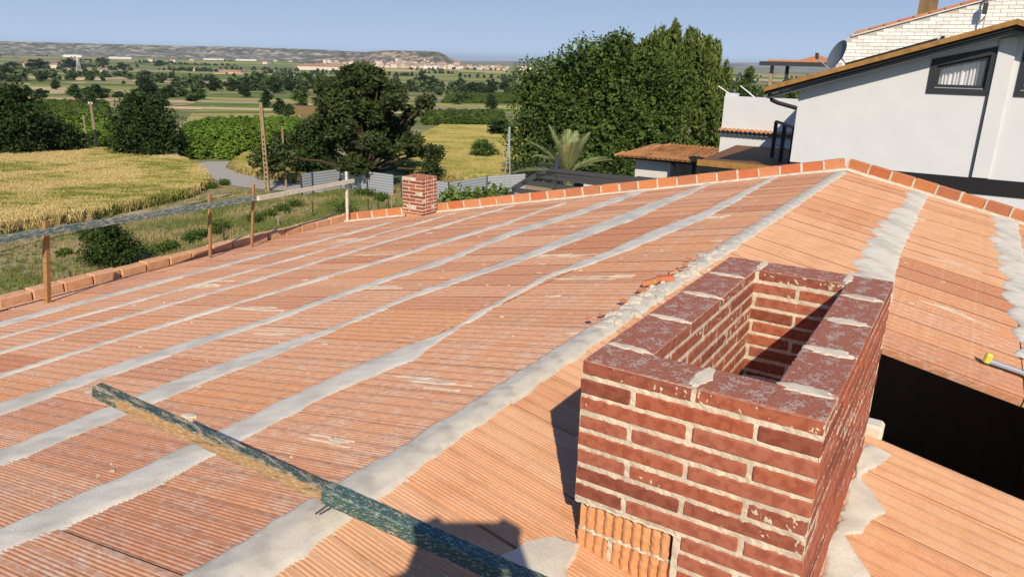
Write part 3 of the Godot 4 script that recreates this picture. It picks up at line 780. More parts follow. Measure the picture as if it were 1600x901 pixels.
var rims := []
func build_house() -> void:
	var house := thing("unfinished_house", "house with a clay board roof being mortared, ribbed brick rim around it", "house")
	for m in M.rim: rims.append(rim_mesh(0.193, m))
	# walls and the floor below the roof
	var nz := 1.5
	var corner := [Vector2(eave_x(nz) - 0.1, nz), Vector2(-5.72, gable_z(-5.72) - 0.08), Vector2(0, gable_z(0) - 0.1), Vector2(2.9, gable_z(2.9) - 0.08), Vector2(2.9, nz), Vector2(0, nz)]
	for i in 6:
		var a: Vector2 = corner[i]
		var b: Vector2 = corner[(i + 1) % 6]
		wall_seg("wall", a, b, roof_y(a.x) - 0.1, roof_y(b.x) - 0.1, -7.4, -0.2 if false else 0.2, M.stucco, house)
	var fl := MB.new()
	fl.box(Vector3(-5.6, -3.1, -8.1), Vector3(2.85, -2.9, nz))
	obj("attic_floor", fl.mesh(M.concrete), house)
	# slopes
	var lb := MB.new()
	var lo := -0.065
	var hi := -0.043
	var cl := [Vector2(eave_x(nz) - 0.1, nz), Vector2(-5.75, gable_z(-5.75)), Vector2(0, gable_z(0) - 0.05), Vector2(0, nz)]
	var p8 := []
	for h in [lo, hi]:
		for q in cl: p8.append(Vector3(q.x, roof_y(q.x) + h, q.y))
	lb.hexa(p8)
	var slope_a := obj("roof_slope", lb.mesh(M.concrete), house)
	var rb := MB.new()
	for q in [[0.0, 0.72, nz, -99.0], [0.72, 2.16, nz, -2.46], [0.72, 2.16, -3.46, -99.0], [2.16, 2.95, nz, -99.0]]:
		p8 = []
		for h in [lo, hi]:
			for e in [Vector2(q[0], q[2]), Vector2(q[0], maxf(q[3], gable_z(q[0]) - 0.05)), Vector2(q[1], maxf(q[3], gable_z(q[1]) - 0.05)), Vector2(q[1], q[2])]:
				p8.append(Vector3(e.x, roof_y(e.x + 0.0001) + h, e.y))
		rb.hexa(p8)
	var slope_b := obj("roof_slope", rb.mesh(M.rawclay), house)
	# boards
	var bl := []
	for k in M.clay.size(): bl.append(board_mesh(M.clay[k], k))
	var br := []
	for k in M.clay2.size(): br.append(board_mesh(M.clay2[k], k))
	var rest := MB.new()
	var g := RandomNumberGenerator.new()
	g.seed = 21
	var xs := [0.0, -0.68, -1.31, -1.95, -2.56, -3.18, -3.72, -4.30, -4.95, -5.7]
	for r in xs.size() - 1:
		var z := 1.3 - g.randf() * 0.25
		while z > -8.2:
			var x1: float = xs[r]
			var x0: float = maxf(xs[r + 1], eave_x(z) - 0.02)
			var zc := z - 0.125
			if zc > gable_z((x0 + x1) * 0.5) + 0.04 and x1 - x0 > 0.05:
				var tone := 0
				var pick := g.randf()
				if pick < 0.25: tone = 1
				elif pick < 0.45: tone = 2
				elif pick < 0.62: tone = 4
				elif pick < 0.65: tone = 3
				if r == 1 and zc < -4.0 and zc > -5.3: tone = 3
				board(slope_a, rest, bl[tone], x0, x1, z - 0.25, g)
			z -= 0.25
	var xr := [0.0, 0.72, 1.44, 2.16, 2.88]
	for r in 4:
		var z := -8.05 + g.randf() * 0.1
		if r == 1 or r == 2: z = -3.4 - 0.25 * 19
		while z < 1.25:
			var zc := z + 0.125
			var gone := (r == 1 or r == 2) and zc > -3.4 and zc < -2.5
			if not gone and zc > gable_z(xr[r] + 0.3) + 0.02:
				var tone := 0
				var pick := g.randf()
				if pick < 0.3: tone = 1
				elif pick < 0.5: tone = 2
				if r == 1 and zc > -5.2 and zc < -4.6: tone = 3
				var set_a := br
				if r == 1 and zc > -5.2 and zc < -3.3: set_a = bl
				board(slope_b, rest, set_a[mini(tone, 3)], xr[r], xr[r + 1], z, g)
			z += 0.25
			if (r == 1 or r == 2) and absf(z + 2.4) < 0.12 and zc < -2.5: z = -2.5
	var more := obj("board", rest.mesh(M.clay[0]), house)
	more.set_meta("kind", "stuff")
	# mortar over the joints between the rows of boards
	var sl: Array = [[[-0.807, 0.6, -0.563, 0.6], [-0.807, 0.2, -0.563, 0.2], [-0.807, -0.2, -0.563, -0.2], [-0.807, -0.55, -0.563, -0.55], [-0.759, -0.9, -0.535, -0.9], [-0.755, -1.25, -0.556, -1.25], [-0.774, -1.6, -0.576, -1.6], [-0.769, -1.95, -0.522, -1.95], [-0.667, -2.3, -0.624, -2.3], [-0.724, -2.65, -0.67, -2.65], [-0.759, -3.0, -0.694, -3.0], [-0.793, -3.35, -0.719, -3.35], [-0.779, -3.7, -0.609, -3.7], [-0.751, -4.05, -0.568, -4.05], [-0.754, -4.4, -0.527, -4.4], [-0.757, -4.75, -0.483, -4.75], [-0.718, -5.1, -0.46, -5.1], [-0.666, -5.45, -0.469, -5.45], [-0.656, -5.8, -0.477, -5.8], [-0.662, -6.15, -0.494, -6.15], [-0.668, -6.5, -0.516, -6.5], [-0.673, -6.85, -0.537, -6.85], [-0.676, -7.2, -0.558, -7.2], [-0.68, -7.55, -0.562, -7.55], [-0.683, -7.755, -0.562, -7.755]], [[-1.431, 0.6, -1.19, 0.6], [-1.431, 0.2, -1.19, 0.2], [-1.431, -0.2, -1.19, -0.2], [-1.431, -0.55, -1.19, -0.55], [-1.431, -0.9, -1.193, -0.9], [-1.459, -1.25, -1.228, -1.25], [-1.493, -1.6, -1.231, -1.6], [-1.452, -1.95, -1.22, -1.95], [-1.341, -2.3, -1.263, -2.3], [-1.383, -2.65, -1.293, -2.65], [-1.398, -3.0, -1.277, -3.0], [-1.396, -3.35, -1.221, -3.35], [-1.342, -3.7, -1.171, -3.7], [-1.356, -4.05, -1.148, -4.05], [-1.382, -4.4, -1.122, -4.4], [-1.402, -4.75, -1.093, -4.75], [-1.409, -5.1, -1.065, -5.1], [-1.416, -5.45, -1.067, -5.45], [-1.423, -5.8, -1.08, -5.8], [-1.423, -6.15, -1.093, -6.15], [-1.402, -6.5, -1.118, -6.5], [-1.38, -6.85, -1.152, -6.85], [-1.361, -7.2, -1.187, -7.2], [-1.347, -7.55, -1.191, -7.55], [-1.34, -7.703, -1.191, -7.703]], [[-2.069, 0.6, -1.825, 0.6], [-2.069, 0.2, -1.825, 0.2], [-2.069, -0.2, -1.825, -0.2], [-2.069, -0.55, -1.825, -0.55], [-2.069, -0.9, -1.825, -0.9], [-2.069, -1.25, -1.825, -1.25], [-2.072, -1.6, -1.824, -1.6], [-2.062, -1.95, -1.813, -1.95], [-1.952, -2.3, -1.818, -2.3], [-1.964, -2.65, -1.827, -2.65], [-1.976, -3.0, -1.836, -3.0], [-1.987, -3.35, -1.825, -3.35], [-1.964, -3.7, -1.776, -3.7], [-1.949, -4.05, -1.805, -4.05], [-2.013, -4.4, -1.855, -4.4], [-2.076, -4.75, -1.9, -4.75], [-2.14, -5.1, -1.853, -5.1], [-2.119, -5.45, -1.807, -5.45], [-2.096, -5.8, -1.799, -5.8], [-2.079, -6.15, -1.802, -6.15], [-2.081, -6.5, -1.805, -6.5], [-2.084, -6.85, -1.808, -6.85], [-2.086, -7.2, -1.822, -7.2], [-2.088, -7.55, -1.841, -7.55], [-2.0, -7.9, -1.842, -7.9]], [[-2.634, 0.6, -2.489, 0.6], [-2.634, 0.2, -2.489, 0.2], [-2.634, -0.2, -2.489, -0.2], [-2.634, -0.55, -2.489, -0.55], [-2.634, -0.9, -2.489, -0.9], [-2.634, -1.25, -2.489, -1.25], [-2.638, -1.6, -2.494, -1.6], [-2.645, -1.95, -2.502, -1.95], [-2.653, -2.3, -2.51, -2.3], [-2.648, -2.65, -2.491, -2.65], [-2.635, -3.0, -2.468, -3.0], [-2.621, -3.35, -2.445, -3.35], [-2.608, -3.7, -2.422, -3.7], [-2.594, -4.05, -2.403, -4.05], [-2.6, -4.4, -2.388, -4.4], [-2.607, -4.75, -2.373, -4.75], [-2.6, -5.1, -2.359, -5.1], [-2.584, -5.45, -2.344, -5.45], [-2.569, -5.8, -2.385, -5.8], [-2.593, -6.15, -2.431, -6.15], [-2.623, -6.5, -2.478, -6.5], [-2.652, -6.85, -2.49, -6.85], [-2.655, -6.887, -2.49, -6.887]], [[-3.263, 0.6, -3.087, 0.6], [-3.263, 0.2, -3.087, 0.2], [-3.263, -0.2, -3.087, -0.2], [-3.263, -0.55, -3.087, -0.55], [-3.263, -0.9, -3.087, -0.9], [-3.263, -1.25, -3.087, -1.25], [-3.263, -1.6, -3.087, -1.6], [-3.262, -1.95, -3.085, -1.95], [-3.262, -2.3, -3.084, -2.3], [-3.262, -2.65, -3.082, -2.65], [-3.262, -3.0, -3.081, -3.0], [-3.263, -3.35, -3.089, -3.35], [-3.287, -3.7, -3.111, -3.7], [-3.312, -4.05, -3.133, -4.05], [-3.336, -4.4, -3.155, -4.4], [-3.361, -4.75, -3.175, -4.75], [-3.375, -5.1, -3.184, -5.1], [-3.378, -5.45, -3.193, -5.45], [-3.382, -5.8, -3.202, -5.8], [-3.386, -6.15, -3.211, -6.15], [-3.39, -6.5, -3.22, -6.5], [-3.394, -6.85, -3.227, -6.85], [-3.396, -7.016, -3.227, -7.016]], [[-3.759, 0.6, -3.613, 0.6], [-3.759, 0.2, -3.613, 0.2], [-3.759, -0.2, -3.613, -0.2], [-3.759, -0.55, -3.613, -0.55], [-3.759, -0.9, -3.613, -0.9], [-3.759, -1.25, -3.613, -1.25], [-3.759, -1.6, -3.613, -1.6], [-3.759, -1.95, -3.613, -1.95], [-3.762, -2.3, -3.613, -2.3], [-3.765, -2.65, -3.612, -2.65], [-3.768, -3.0, -3.612, -3.0], [-3.771, -3.35, -3.612, -3.35], [-3.774, -3.7, -3.618, -3.7], [-3.794, -4.05, -3.643, -4.05], [-3.816, -4.4, -3.668, -4.4], [-3.838, -4.75, -3.692, -4.75], [-3.86, -5.1, -3.717, -5.1], [-3.881, -5.45, -3.742, -5.45], [-3.903, -5.8, -3.766, -5.8], [-3.925, -6.15, -3.791, -6.15], [-3.947, -6.5, -3.813, -6.5], [-3.957, -6.66, -3.813, -6.66]], [[-4.474, 0.6, -4.022, 0.6], [-4.474, 0.2, -4.022, 0.2], [-4.474, -0.2, -4.022, -0.2], [-4.474, -0.55, -4.022, -0.55], [-4.474, -0.9, -4.022, -0.9], [-4.474, -1.25, -4.022, -1.25], [-4.474, -1.6, -4.022, -1.6], [-4.474, -1.95, -4.022, -1.95], [-4.477, -2.3, -4.062, -2.3], [-4.483, -2.65, -4.106, -2.65], [-4.49, -3.0, -4.151, -3.0], [-4.497, -3.35, -4.195, -3.35], [-4.503, -3.7, -4.215, -3.7], [-4.51, -4.05, -4.233, -4.05], [-4.516, -4.4, -4.252, -4.4], [-4.522, -4.75, -4.271, -4.75], [-4.528, -5.1, -4.29, -5.1], [-4.535, -5.45, -4.309, -5.45], [-4.541, -5.8, -4.328, -5.8], [-4.547, -6.15, -4.338, -6.15], [-4.548, -6.221, -4.338, -6.221]]]
	var k := 0
	for s in sl:
		var thin := []
		for e in s:
			var cut: float = (e[2] - e[0]) * (0.10 if k < 3 else 0.22)
			thin.append([e[0] + cut, e[1], e[2] - cut, e[3]])
		obj("mortar_strip", ribbon(thin, 0.004, 0.016 if k < 3 else 0.010, 13.0 * k).mesh(M.mortar), house)
		k += 1
	var sr: Array = [[[0.627, -2.6, 0.871, -2.6], [0.627, -2.85, 0.871, -2.85], [0.627, -3.1, 0.871, -3.1], [0.627, -3.35, 0.871, -3.35], [0.627, -3.6, 0.871, -3.6], [0.627, -3.85, 0.871, -3.85], [0.627, -4.1, 0.869, -4.1], [0.627, -4.35, 0.851, -4.35], [0.61, -4.6, 0.833, -4.6], [0.606, -4.85, 0.818, -4.85], [0.603, -5.1, 0.809, -5.1], [0.594, -5.35, 0.808, -5.35], [0.587, -5.6, 0.807, -5.6], [0.588, -5.85, 0.805, -5.85], [0.589, -6.1, 0.802, -6.1], [0.6, -6.35, 0.798, -6.35], [0.614, -6.6, 0.794, -6.6], [0.627, -6.85, 0.791, -6.85], [0.626, -7.1, 0.788, -7.1], [0.626, -7.35, 0.784, -7.35], [0.626, -7.6, 0.781, -7.6], [0.626, -7.85, 0.778, -7.85], [0.626, -7.95, 0.776, -7.95]], [[1.437, -3.9, 1.527, -3.9], [1.433, -4.1, 1.527, -4.1], [1.428, -4.35, 1.527, -4.35], [1.422, -4.6, 1.527, -4.6], [1.411, -4.85, 1.527, -4.85], [1.377, -5.1, 1.527, -5.1], [1.399, -5.35, 1.527, -5.35], [1.382, -5.6, 1.527, -5.6], [1.366, -5.85, 1.527, -5.85], [1.352, -6.1, 1.527, -6.1], [1.338, -6.35, 1.527, -6.35], [1.324, -6.6, 1.527, -6.6], [1.323, -6.85, 1.527, -6.85], [1.326, -7.1, 1.525, -7.1], [1.329, -7.35, 1.523, -7.35], [1.332, -7.6, 1.521, -7.6], [1.335, -7.85, 1.519, -7.85], [1.334, -7.75, 1.52, -7.75]]]
	for s in sr:
		var q := []
		for e in s:   # trowelled in overlapping scallops
			q.append(e)
		var fan := []
		for i in q.size() - 1:
			for j in 10:
				var t := j / 10.0
				var z: float = lerpf(q[i][1], q[i + 1][1], t)
				var sc := absf(sin(z * PI / 0.34 + 0.4)) * 0.05 - 0.02 + fine.get_noise_2d(z * 2.0, 7.0) * 0.03
				fan.append([lerpf(q[i][0], q[i + 1][0], t) - sc, z, lerpf(q[i][2], q[i + 1][2], t), z])
		obj("mortar_strip", ribbon(fan, 0.006, 0.012, 80.0 + k).mesh(M.mortar), house)
		k += 1
	# ridge
	var rp := []
	var zr := 1.4
	while zr > -8.1:
		var near := smoothstep(-1.6, -0.6, zr)
		rp.append([-0.062 - 0.03 * near, zr, 0.048 + 0.03 * near, zr])
		zr -= 0.3
	var rm := ribbon(rp, 0.006, 0.016, 55.0, 14)
	obj("ridge_mortar", rm.mesh(M.mortar_rough), house)
	# broken shards and lumps bedded in the ridge beside the chimney
	var lumps := MB.new()
	for i in 40:
		var z := g.randf_range(-4.0, -2.4)
		blob(lumps, g.randf_range(-0.07, 0.04), z, g.randf_range(0.012, 0.04), g.randf_range(0.012, 0.04), g.randf_range(0.012, 0.024), i * 3.1)
	obj("mortar_lumps", lumps.mesh(M.mortar_rough), house).set_meta("kind", "stuff")
	for i in 12:
		var z := -2.45 - i * 0.105 + g.randf_range(-0.03, 0.03)
		var mb := MB.new()
		mb.chamfer(Vector3(-0.03, -0.008, -0.028), Vector3(0.03, 0.012, 0.028), 0.004)
		obj("clay_shard", mb.mesh(M.rim[i % 4]), house, Transform3D(Basis.from_euler(Vector3(g.randf_range(-0.3, 0.3), g.randf() * TAU, g.randf_range(-0.4, 0.4))).scaled(Vector3.ONE * (1.2 if i == 6 or i == 7 else g.randf_range(0.25, 0.6))), Vector3(-0.055 + g.randf_range(-0.03, 0.02), 0.008, z)))
	# rim
	var joints := MB.new()
	var C0 := Vector2(-5.66, gable_z(-5.66))
	var A0 := Vector2(0, gable_z(0))
	rim_line(C0, A0, roof_y(-5.66) + 0.0, 0.005, house, joints, 3)
	rim_line(A0, Vector2(2.88, gable_z(2.88)), 0.005, roof_y(2.88), house, joints, 4)
	var E1 := Vector2(eave_x(1.0), 1.0)
	eave_line(E1, C0, roof_y(E1.x), roof_y(C0.x), house, 5)
	obj("rim_joints", joints.mesh(M.mortar_pale), house)
	var gp := []
	for i in 25:
		var x := lerpf(-5.6, 0.0, i / 24.0)
		gp.append([x + 0.0, gable_z(x) - 0.02, x + 0.02, gable_z(x) + 0.10])
	obj("mortar_fillet", ribbon(gp, 0.012, 0.02, 91.0, 6).mesh(M.mortar_pale), house)
	gp = []
	for i in 14:
		var x := lerpf(0.0, 2.8, i / 13.0)
		gp.append([x, gable_z(x) - 0.02, x - 0.01, gable_z(x) + 0.09])
	obj("mortar_fillet", ribbon(gp, 0.012, 0.016, 95.0, 6).mesh(M.mortar_pale), house)
	# patches round the chimney and splashes
	for q in [[0.44, -1.16, 0.080, 0.15, 0.010, 2.0], [0.80, -1.22, 0.14, 0.07, 0.010, 15.0]]:
		var pt := MB.new()
		blob(pt, q[0], q[1], q[2], q[3], q[4], q[5])
		obj("mortar_patch", pt.mesh(M.mortar), house)
	var skirt := []
	for i in 12:
		var z := lerpf(-1.2, -2.42, i / 11.0)
		skirt.append([0.95, z, 1.035 + 0.025 * sin(i * 1.9) - 0.02 * smoothstep(-1.9, -2.4, z) + 0.02 * sin(i * 4.1), z])
	obj("mortar_patch", ribbon(skirt, 0.004, 0.03, 33.0, 8).mesh(M.mortar), house)
	for q in [[-1.05, -3.9, 0.30, 0.022], [-0.45, -3.3, 0.32, 0.02], [-1.7, -3.1, 0.25, 0.03], [-1.62, -2.2, 0.22, 0.02], [-2.3, -2.6, 0.3, 0.03], [-0.35, -1.75, 0.22, 0.018], [-0.95, -1.25, 0.16, 0.02], [-0.28, -1.28, 0.13, 0.014], [-2.9, -4.2, 0.3, 0.04], [-3.6, -3.2, 0.28, 0.04], [-3.9, -5.0, 0.3, 0.05], [-0.5, -5.2, 0.2, 0.02], [1.1, -5.4, 0.2, 0.02], [1.2, -4.3, 0.2, 0.016], [0.35, -1.0, 0.1, 0.02]]:
		for lick in 7:   # a trowel wipe that caught only some of the ribs
			var wp := MB.new()
			blob(wp, q[0] + g.randf_range(-0.6, 0.6) * q[2], q[1] + g.randfn() * q[3] * 1.4, q[2] * g.randf_range(0.15, 0.6), q[3] * g.randf_range(0.1, 0.35), 0.0022, g.randf() * 90.0)
			obj("mortar_wipe", wp.mesh(M.mortar_pale), house)
	var sp := MB.new()
	for i in 420:
		var x := g.randf_range(-5.0, 2.0)
		var z := g.randf_range(-7.6, -0.4)
		if x > 0.3 and z > -3.6: continue
		if z < gable_z(x) + 0.1 or x < eave_x(z) + 0.05: continue
		var s := g.randf_range(0.002, 0.006) if g.randf() < 0.9 else g.randf_range(0.008, 0.016)
		blob(sp, x, z, s * g.randf_range(1.0, 3.2), s, 0.002, i * 1.7, g.randf_range(-0.3, 0.3))
	obj("mortar_splash", sp.mesh(M.mortar_pale), house).set_meta("kind", "stuff")
	# what shows in the dark opening: a partition of hollow bricks and a lump of mortar at its lip
	var inner := MB.new()
	inner.box(Vector3(1.95, -2.9, -7.5), Vector3(2.05, -0.55, -3.6))
	obj("partition_wall", inner.mesh(M.rawclay), house)
	var lip := MB.new()
	lip.chamfer(Vector3(0.90, -0.21, -2.56), Vector3(1.0, -0.15, -2.49), 0.01)
	obj("mortar_block", lip.mesh(M.mortar), house)

func board(slope: Node, rest: MB, mesh: ArrayMesh, x0: float, x1: float, z: float, g: RandomNumberGenerator) -> void:
	var ang := atan(ML) if x1 <= 0.001 else -atan(MR)
	var len := (x1 - x0 - 0.006) / cos(ang)
	var bs := Basis(Vector3(0, 0, 1), ang + g.randf_range(-0.003, 0.003)) * Basis.from_scale(Vector3(len, 1, 1))
	var at := Vector3(x0 + 0.003, roof_y(x0 + 0.0015 if x1 > 0.001 else x0) + g.randf_range(-0.003, 0.0025), z + 0.0015)
	var t := Transform3D(bs, at)
	if seen(t * Vector3(0.5, 0, 0.125), 0.10) or seen(t * Vector3(0, 0, 0.125), 0.03) or seen(t * Vector3(1, 0, 0.125), 0.03):
		obj("board", mesh, slope, t)
	else:
		rest.box(Vector3(0, -0.04, 0), Vector3(1, -0.001, 0.247), t.basis, t.origin)

# ---------- brick chimneys ----------
var brick_cache := {}
func brick_at(parent: Node, lo: Vector3, hi: Vector3, m: int, dusty := false) -> void:
	var s := hi - lo
	var key := "%.3f %.3f %.3f %d %s" % [s.x, s.y, s.z, m, dusty]
	if not brick_cache.has(key):
		var mb := MB.new()
		mb.chamfer(-s * 0.5, s * 0.5, 0.0028)
		var am := ArrayMesh.new()
		if dusty:
			# the upper face keeps the dust that fell on it
			var a := MB.new()
			var b := MB.new()
			var i := 0
			while i < mb.ix.size():
				var t: MB = b if mb.n[mb.ix[i]].y > 0.6 else a
				t.tri(mb.v[mb.ix[i]], mb.v[mb.ix[i + 1]], mb.v[mb.ix[i + 2]])
				i += 3
			a.add_to(am, M.brick[m])
			b.add_to(am, M.brick_dusty)
		else:
			mb.add_to(am, M.brick[m])
		brick_cache[key] = am
	var jig := Vector3(rng.randf_range(-0.0018, 0.0018), rng.randf_range(-0.0008, 0.0008), rng.randf_range(-0.0018, 0.0018))
	obj("brick", brick_cache[key], parent, Transform3D(Basis.from_euler(Vector3(rng.randf_range(-0.006, 0.006), rng.randf_range(-0.006, 0.006), rng.randf_range(-0.006, 0.006))), (lo + hi) * 0.5 + jig))

# mortar face: a rough sheet from o along u and v, pushed out along nrm
func mortar_face(mb: MB, o: Vector3, u: Vector3, v: Vector3, nrm: Vector3, cell: float, amp: float) -> void:
	var nu := maxi(2, int(u.length() / cell))
	var nv := maxi(2, int(v.length() / cell))
	var p := PackedVector3Array()
	for j in nv + 1:
		for i in nu + 1:
			var q := o + u * (float(i) / nu) + v * (float(j) / nv)
			var h := fine.get_noise_3dv(q * 45.0) * amp + fine.get_noise_3dv(q * 140.0) * amp * 0.6
			p.append(q + nrm * h)
	mb.sheet(p, nu + 1)

func wallring(parent: Node, o: Vector3, w: float, l: float, th: float, h: float, courses: int, skip: Callable) -> void:
	var j := 0.0095
	var pick := func() -> int:
		var q := rng.randf()
		return 0 if q < 0.4 else (1 if q < 0.6 else (2 if q < 0.78 else (3 if q < 0.88 else 4)))
	for cidx in courses:
		var y1 := o.y - cidx * h
		var y0 := y1 - (h - j)
		var dusty := cidx == 0
		var odd := cidx % 2 == 0
		# the two ends
		for e in 2:
			var z1 := o.z if e == 0 else o.z - l + th
			var z0 := z1 - th
			var parts := []
			var full := odd if e == 0 else not odd
			if full: parts = [[0.0, (w - j) * 0.5], [(w + j) * 0.5, w]]
			else: parts = [[th + j if cidx < 8 or e == 1 else 0.25, w - th - j]]
			for q in parts:
				if not skip.call(cidx, e, q[0]): brick_at(parent, Vector3(o.x + q[0], y0, z0), Vector3(o.x + q[1], y1, z1), pick.call(), dusty)
		# the two sides: they run past the ends in the other courses
		for sd in 2:
			var x0 := o.x if sd == 0 else o.x + w - th
			var za := o.z - (th + j if odd else 0.0)
			var zb := o.z - l + (0.0 if odd else th + j)
			var n := maxi(1, roundi(absf(zb - za) / 0.245))
			for i in n:
				var a := za + (zb - za - j) * i / n - (0.0 if i == 0 else 0.0)
				var b := za + (zb - za + j) * (i + 1) / n - j * 0.0
				a = lerpf(za, zb, float(i) / n) - (0.0 if i == 0 else j * 0.5)
				b = lerpf(za, zb, float(i + 1) / n) + (0.0 if i == n - 1 else j * 0.5)
				if i == 0 and skip.call(cidx, 2 + sd, 0.0): continue
				brick_at(parent, Vector3(x0, y0, b), Vector3(x0 + th, y1, a), pick.call(), dusty)

func build_chimney() -> void:
	var o := Vector3(0.466, 0.3735, -1.305)
	var w := 0.492
	var l := 1.075
	var th := 0.115
	var h := 0.0426
	var ch := thing("brick_chimney", "large open rectangular red brick chimney with dusty top standing beside the ridge", "chimney")
	wallring(ch, o, w, l, th, h, 14, func(c, e, q): return c >= 8 and ((e == 0 and q < 0.15) or e == 2))
	# mortar between the bricks
	var mb := MB.new()
	var bot := o.y - 14 * h
	var d := 0.0024
	var y8 := o.y - 8 * h + 0.003
	var a := 0.0026
	var z0 := o.z - d
	mortar_face(mb, Vector3(o.x + 0.001, o.y - 0.002, z0), Vector3(w - 0.002, 0, 0), Vector3(0, y8 - o.y - 0.006, 0), Vector3(0, 0, 1), 0.0035, a)
	mortar_face(mb, Vector3(o.x + 0.235, y8, z0), Vector3(w - 0.236, 0, 0), Vector3(0, bot - y8, 0), Vector3(0, 0, 1), 0.0045, a)
	mortar_face(mb, Vector3(o.x + w - d, o.y - 0.002, o.z - 0.001), Vector3(0, 0, -l + 0.002), Vector3(0, bot - o.y, 0), Vector3(1, 0, 0), 0.007, a)
	mortar_face(mb, Vector3(o.x + d, o.y - 0.002, o.z - l), Vector3(0, 0, l), Vector3(0, y8 - o.y, 0), Vector3(-1, 0, 0), 0.012, a)
	mortar_face(mb, Vector3(o.x + w, o.y - 0.002, o.z - l + d), Vector3(-w, 0, 0), Vector3(0, bot - o.y, 0), Vector3(0, 0, -1), 0.012, a)
	var xi0 := o.x + th - d
	var xi1 := o.x + w - th + d
	var zi0 := o.z - th + d
	var zi1 := o.z - l + th - d
	var deep := -0.36
	mortar_face(mb, Vector3(xi0, o.y - 0.002, zi0), Vector3(0, 0, zi1 - zi0), Vector3(0, deep, 0), Vector3(1, 0, 0), 0.006, a)
	mortar_face(mb, Vector3(xi1, o.y - 0.002, zi1), Vector3(0, 0, zi0 - zi1), Vector3(0, deep, 0), Vector3(-1, 0, 0), 0.010, a)
	mortar_face(mb, Vector3(xi0, o.y - 0.002, zi1), Vector3(xi1 - xi0, 0, 0), Vector3(0, deep, 0), Vector3(0, 0, 1), 0.0045, a)
	mortar_face(mb, Vector3(xi1, o.y - 0.002, zi0), Vector3(xi0 - xi1, 0, 0), Vector3(0, deep, 0), Vector3(0, 0, -1), 0.010, a)
	# upper edges of the walls
	for q in [[o.x, o.z, w, -th], [o.x, o.z - l + th, w, -th], [o.x, o.z - th, th, -l + th * 2.0], [o.x + w - th, o.z - th, th, -l + th * 2.0]]:
		mortar_face(mb, Vector3(q[0], o.y - 0.0025, q[1]), Vector3(q[2], 0, 0), Vector3(0, 0, q[3]), Vector3(0, 1, 0), 0.006, 0.0015)
	obj("mortar", mb.mesh(M.mortar_pale), ch)
	var fl := MB.new()
	mortar_face(fl, Vector3(xi0 - 0.01, o.y + deep + 0.01, zi0 + 0.01), Vector3(xi1 - xi0 + 0.02, 0, 0), Vector3(0, 0, zi1 - zi0 - 0.02), Vector3(0, 1, 0), 0.015, 0.006)
	obj("flue_floor", fl.mesh(M.mortar), ch)
	# mortar smeared over the joints on top
	var sm := MB.new()
	var tops := [[o.x + w * 0.5, o.z - 0.055, 0.020, 0.062]]
	for sd in 2:
		var xc := o.x + th * 0.5 + (0.0 if sd == 0 else w - th)
		for i in 4:
			tops.append([xc, o.z - th - 0.005 - i * (l - th) / 4.0, 0.056, 0.014 + 0.008 * sd])
	tops.append([o.x + th + 0.004, o.z - l + 0.055, 0.013, 0.052])
	tops.append([o.x + w - th - 0.004, o.z - l + 0.055, 0.013, 0.055])
	var e := 0.0
	for t in tops:
		e += 4.3
		var k := 26
		var rim := []
		var mid := []
		for i in k:
			var an := TAU * i / k
			var f := 1.0 + 0.5 * fine.get_noise_2d(cos(an) * 1.5 + e, sin(an) * 1.5) + 0.25 * fine.get_noise_2d(cos(an) * 6.0 + e, sin(an) * 6.0)
			var x := clampf(t[0] + cos(an) * t[2] * f, o.x + 0.002, o.x + w - 0.002)
			var z := clampf(t[1] + sin(an) * t[3] * f, o.z - l + 0.002, o.z - 0.002)
			rim.append(Vector3(x, o.y - 0.0012, z))
			mid.append(Vector3(lerpf(x, t[0], 0.18), o.y + 0.0028, lerpf(z, t[1], 0.18)))
		for i in k:
			var m := (i + 1) % k
			sm.quad(rim[i], mid[i], mid[m], rim[m])
			sm.tri(mid[i], Vector3(t[0], o.y + 0.0035, t[1]), mid[m])
	obj("mortar_smear", sm.mesh(M.mortar_pale), ch)
	# ribbed hollow blocks that carry its corner
	for row in 2:
		var y1 := y8 - 0.004 - row * 0.083
		var cut: Array = [[0.012, 0.225]] if row == 0 else [[0.008, 0.083], [0.096, 0.235]]
		for q in cut:
			var bb := MB.new()
			var nx := int((q[1] - q[0]) / 0.0022)
			var ny := 14
			var p := PackedVector3Array()
			for jy in ny + 1:
				for i in nx + 1:
					var x := lerpf(q[0], q[1], float(i) / nx)
					var y := y1 - 0.076 * jy / ny
					var rib := pow(absf(sin(x * PI / 0.0225 + fine.get_noise_2d(y * 30.0, row) * 0.5)), 0.55)
					var zz := -0.022 + rib * 0.011 + fine.get_noise_3d(x * 50.0, y * 50.0, 3.0) * 0.003
					p.append(Vector3(o.x + x, y, o.z + zz))
			bb.sheet(p, nx + 1)
			bb.box(Vector3(o.x + q[0] + 0.001, y1 - 0.076, o.z - 0.10), Vector3(o.x + q[1] - 0.001, y1 - 0.001, o.z - 0.024))
			obj("hollow_block", bb.mesh(M.rawclay), ch)
		var jb := MB.new()
		mortar_face(jb, Vector3(o.x + 0.008, y1 - 0.074, o.z - 0.016), Vector3(0.225, 0, 0), Vector3(0, -0.012, 0), Vector3(0, 0, 1), 0.004, 0.005)
		if row == 1: mortar_face(jb, Vector3(o.x + 0.081, y1, o.z - 0.017), Vector3(0.017, 0, 0), Vector3(0, -0.08, 0), Vector3(0, 0, 1), 0.004, 0.005)
		obj("mortar", jb.mesh(M.mortar_pale), ch)
	# the bed of mortar squeezed out below the eighth course
	var bed := MB.new()
	mortar_face(bed, Vector3(o.x + 0.001, y8 + 0.004, o.z - 0.0005), Vector3(0.24, 0, 0), Vector3(0, -0.012, -0.004), Vector3(0, 0, 1), 0.003, 0.004)
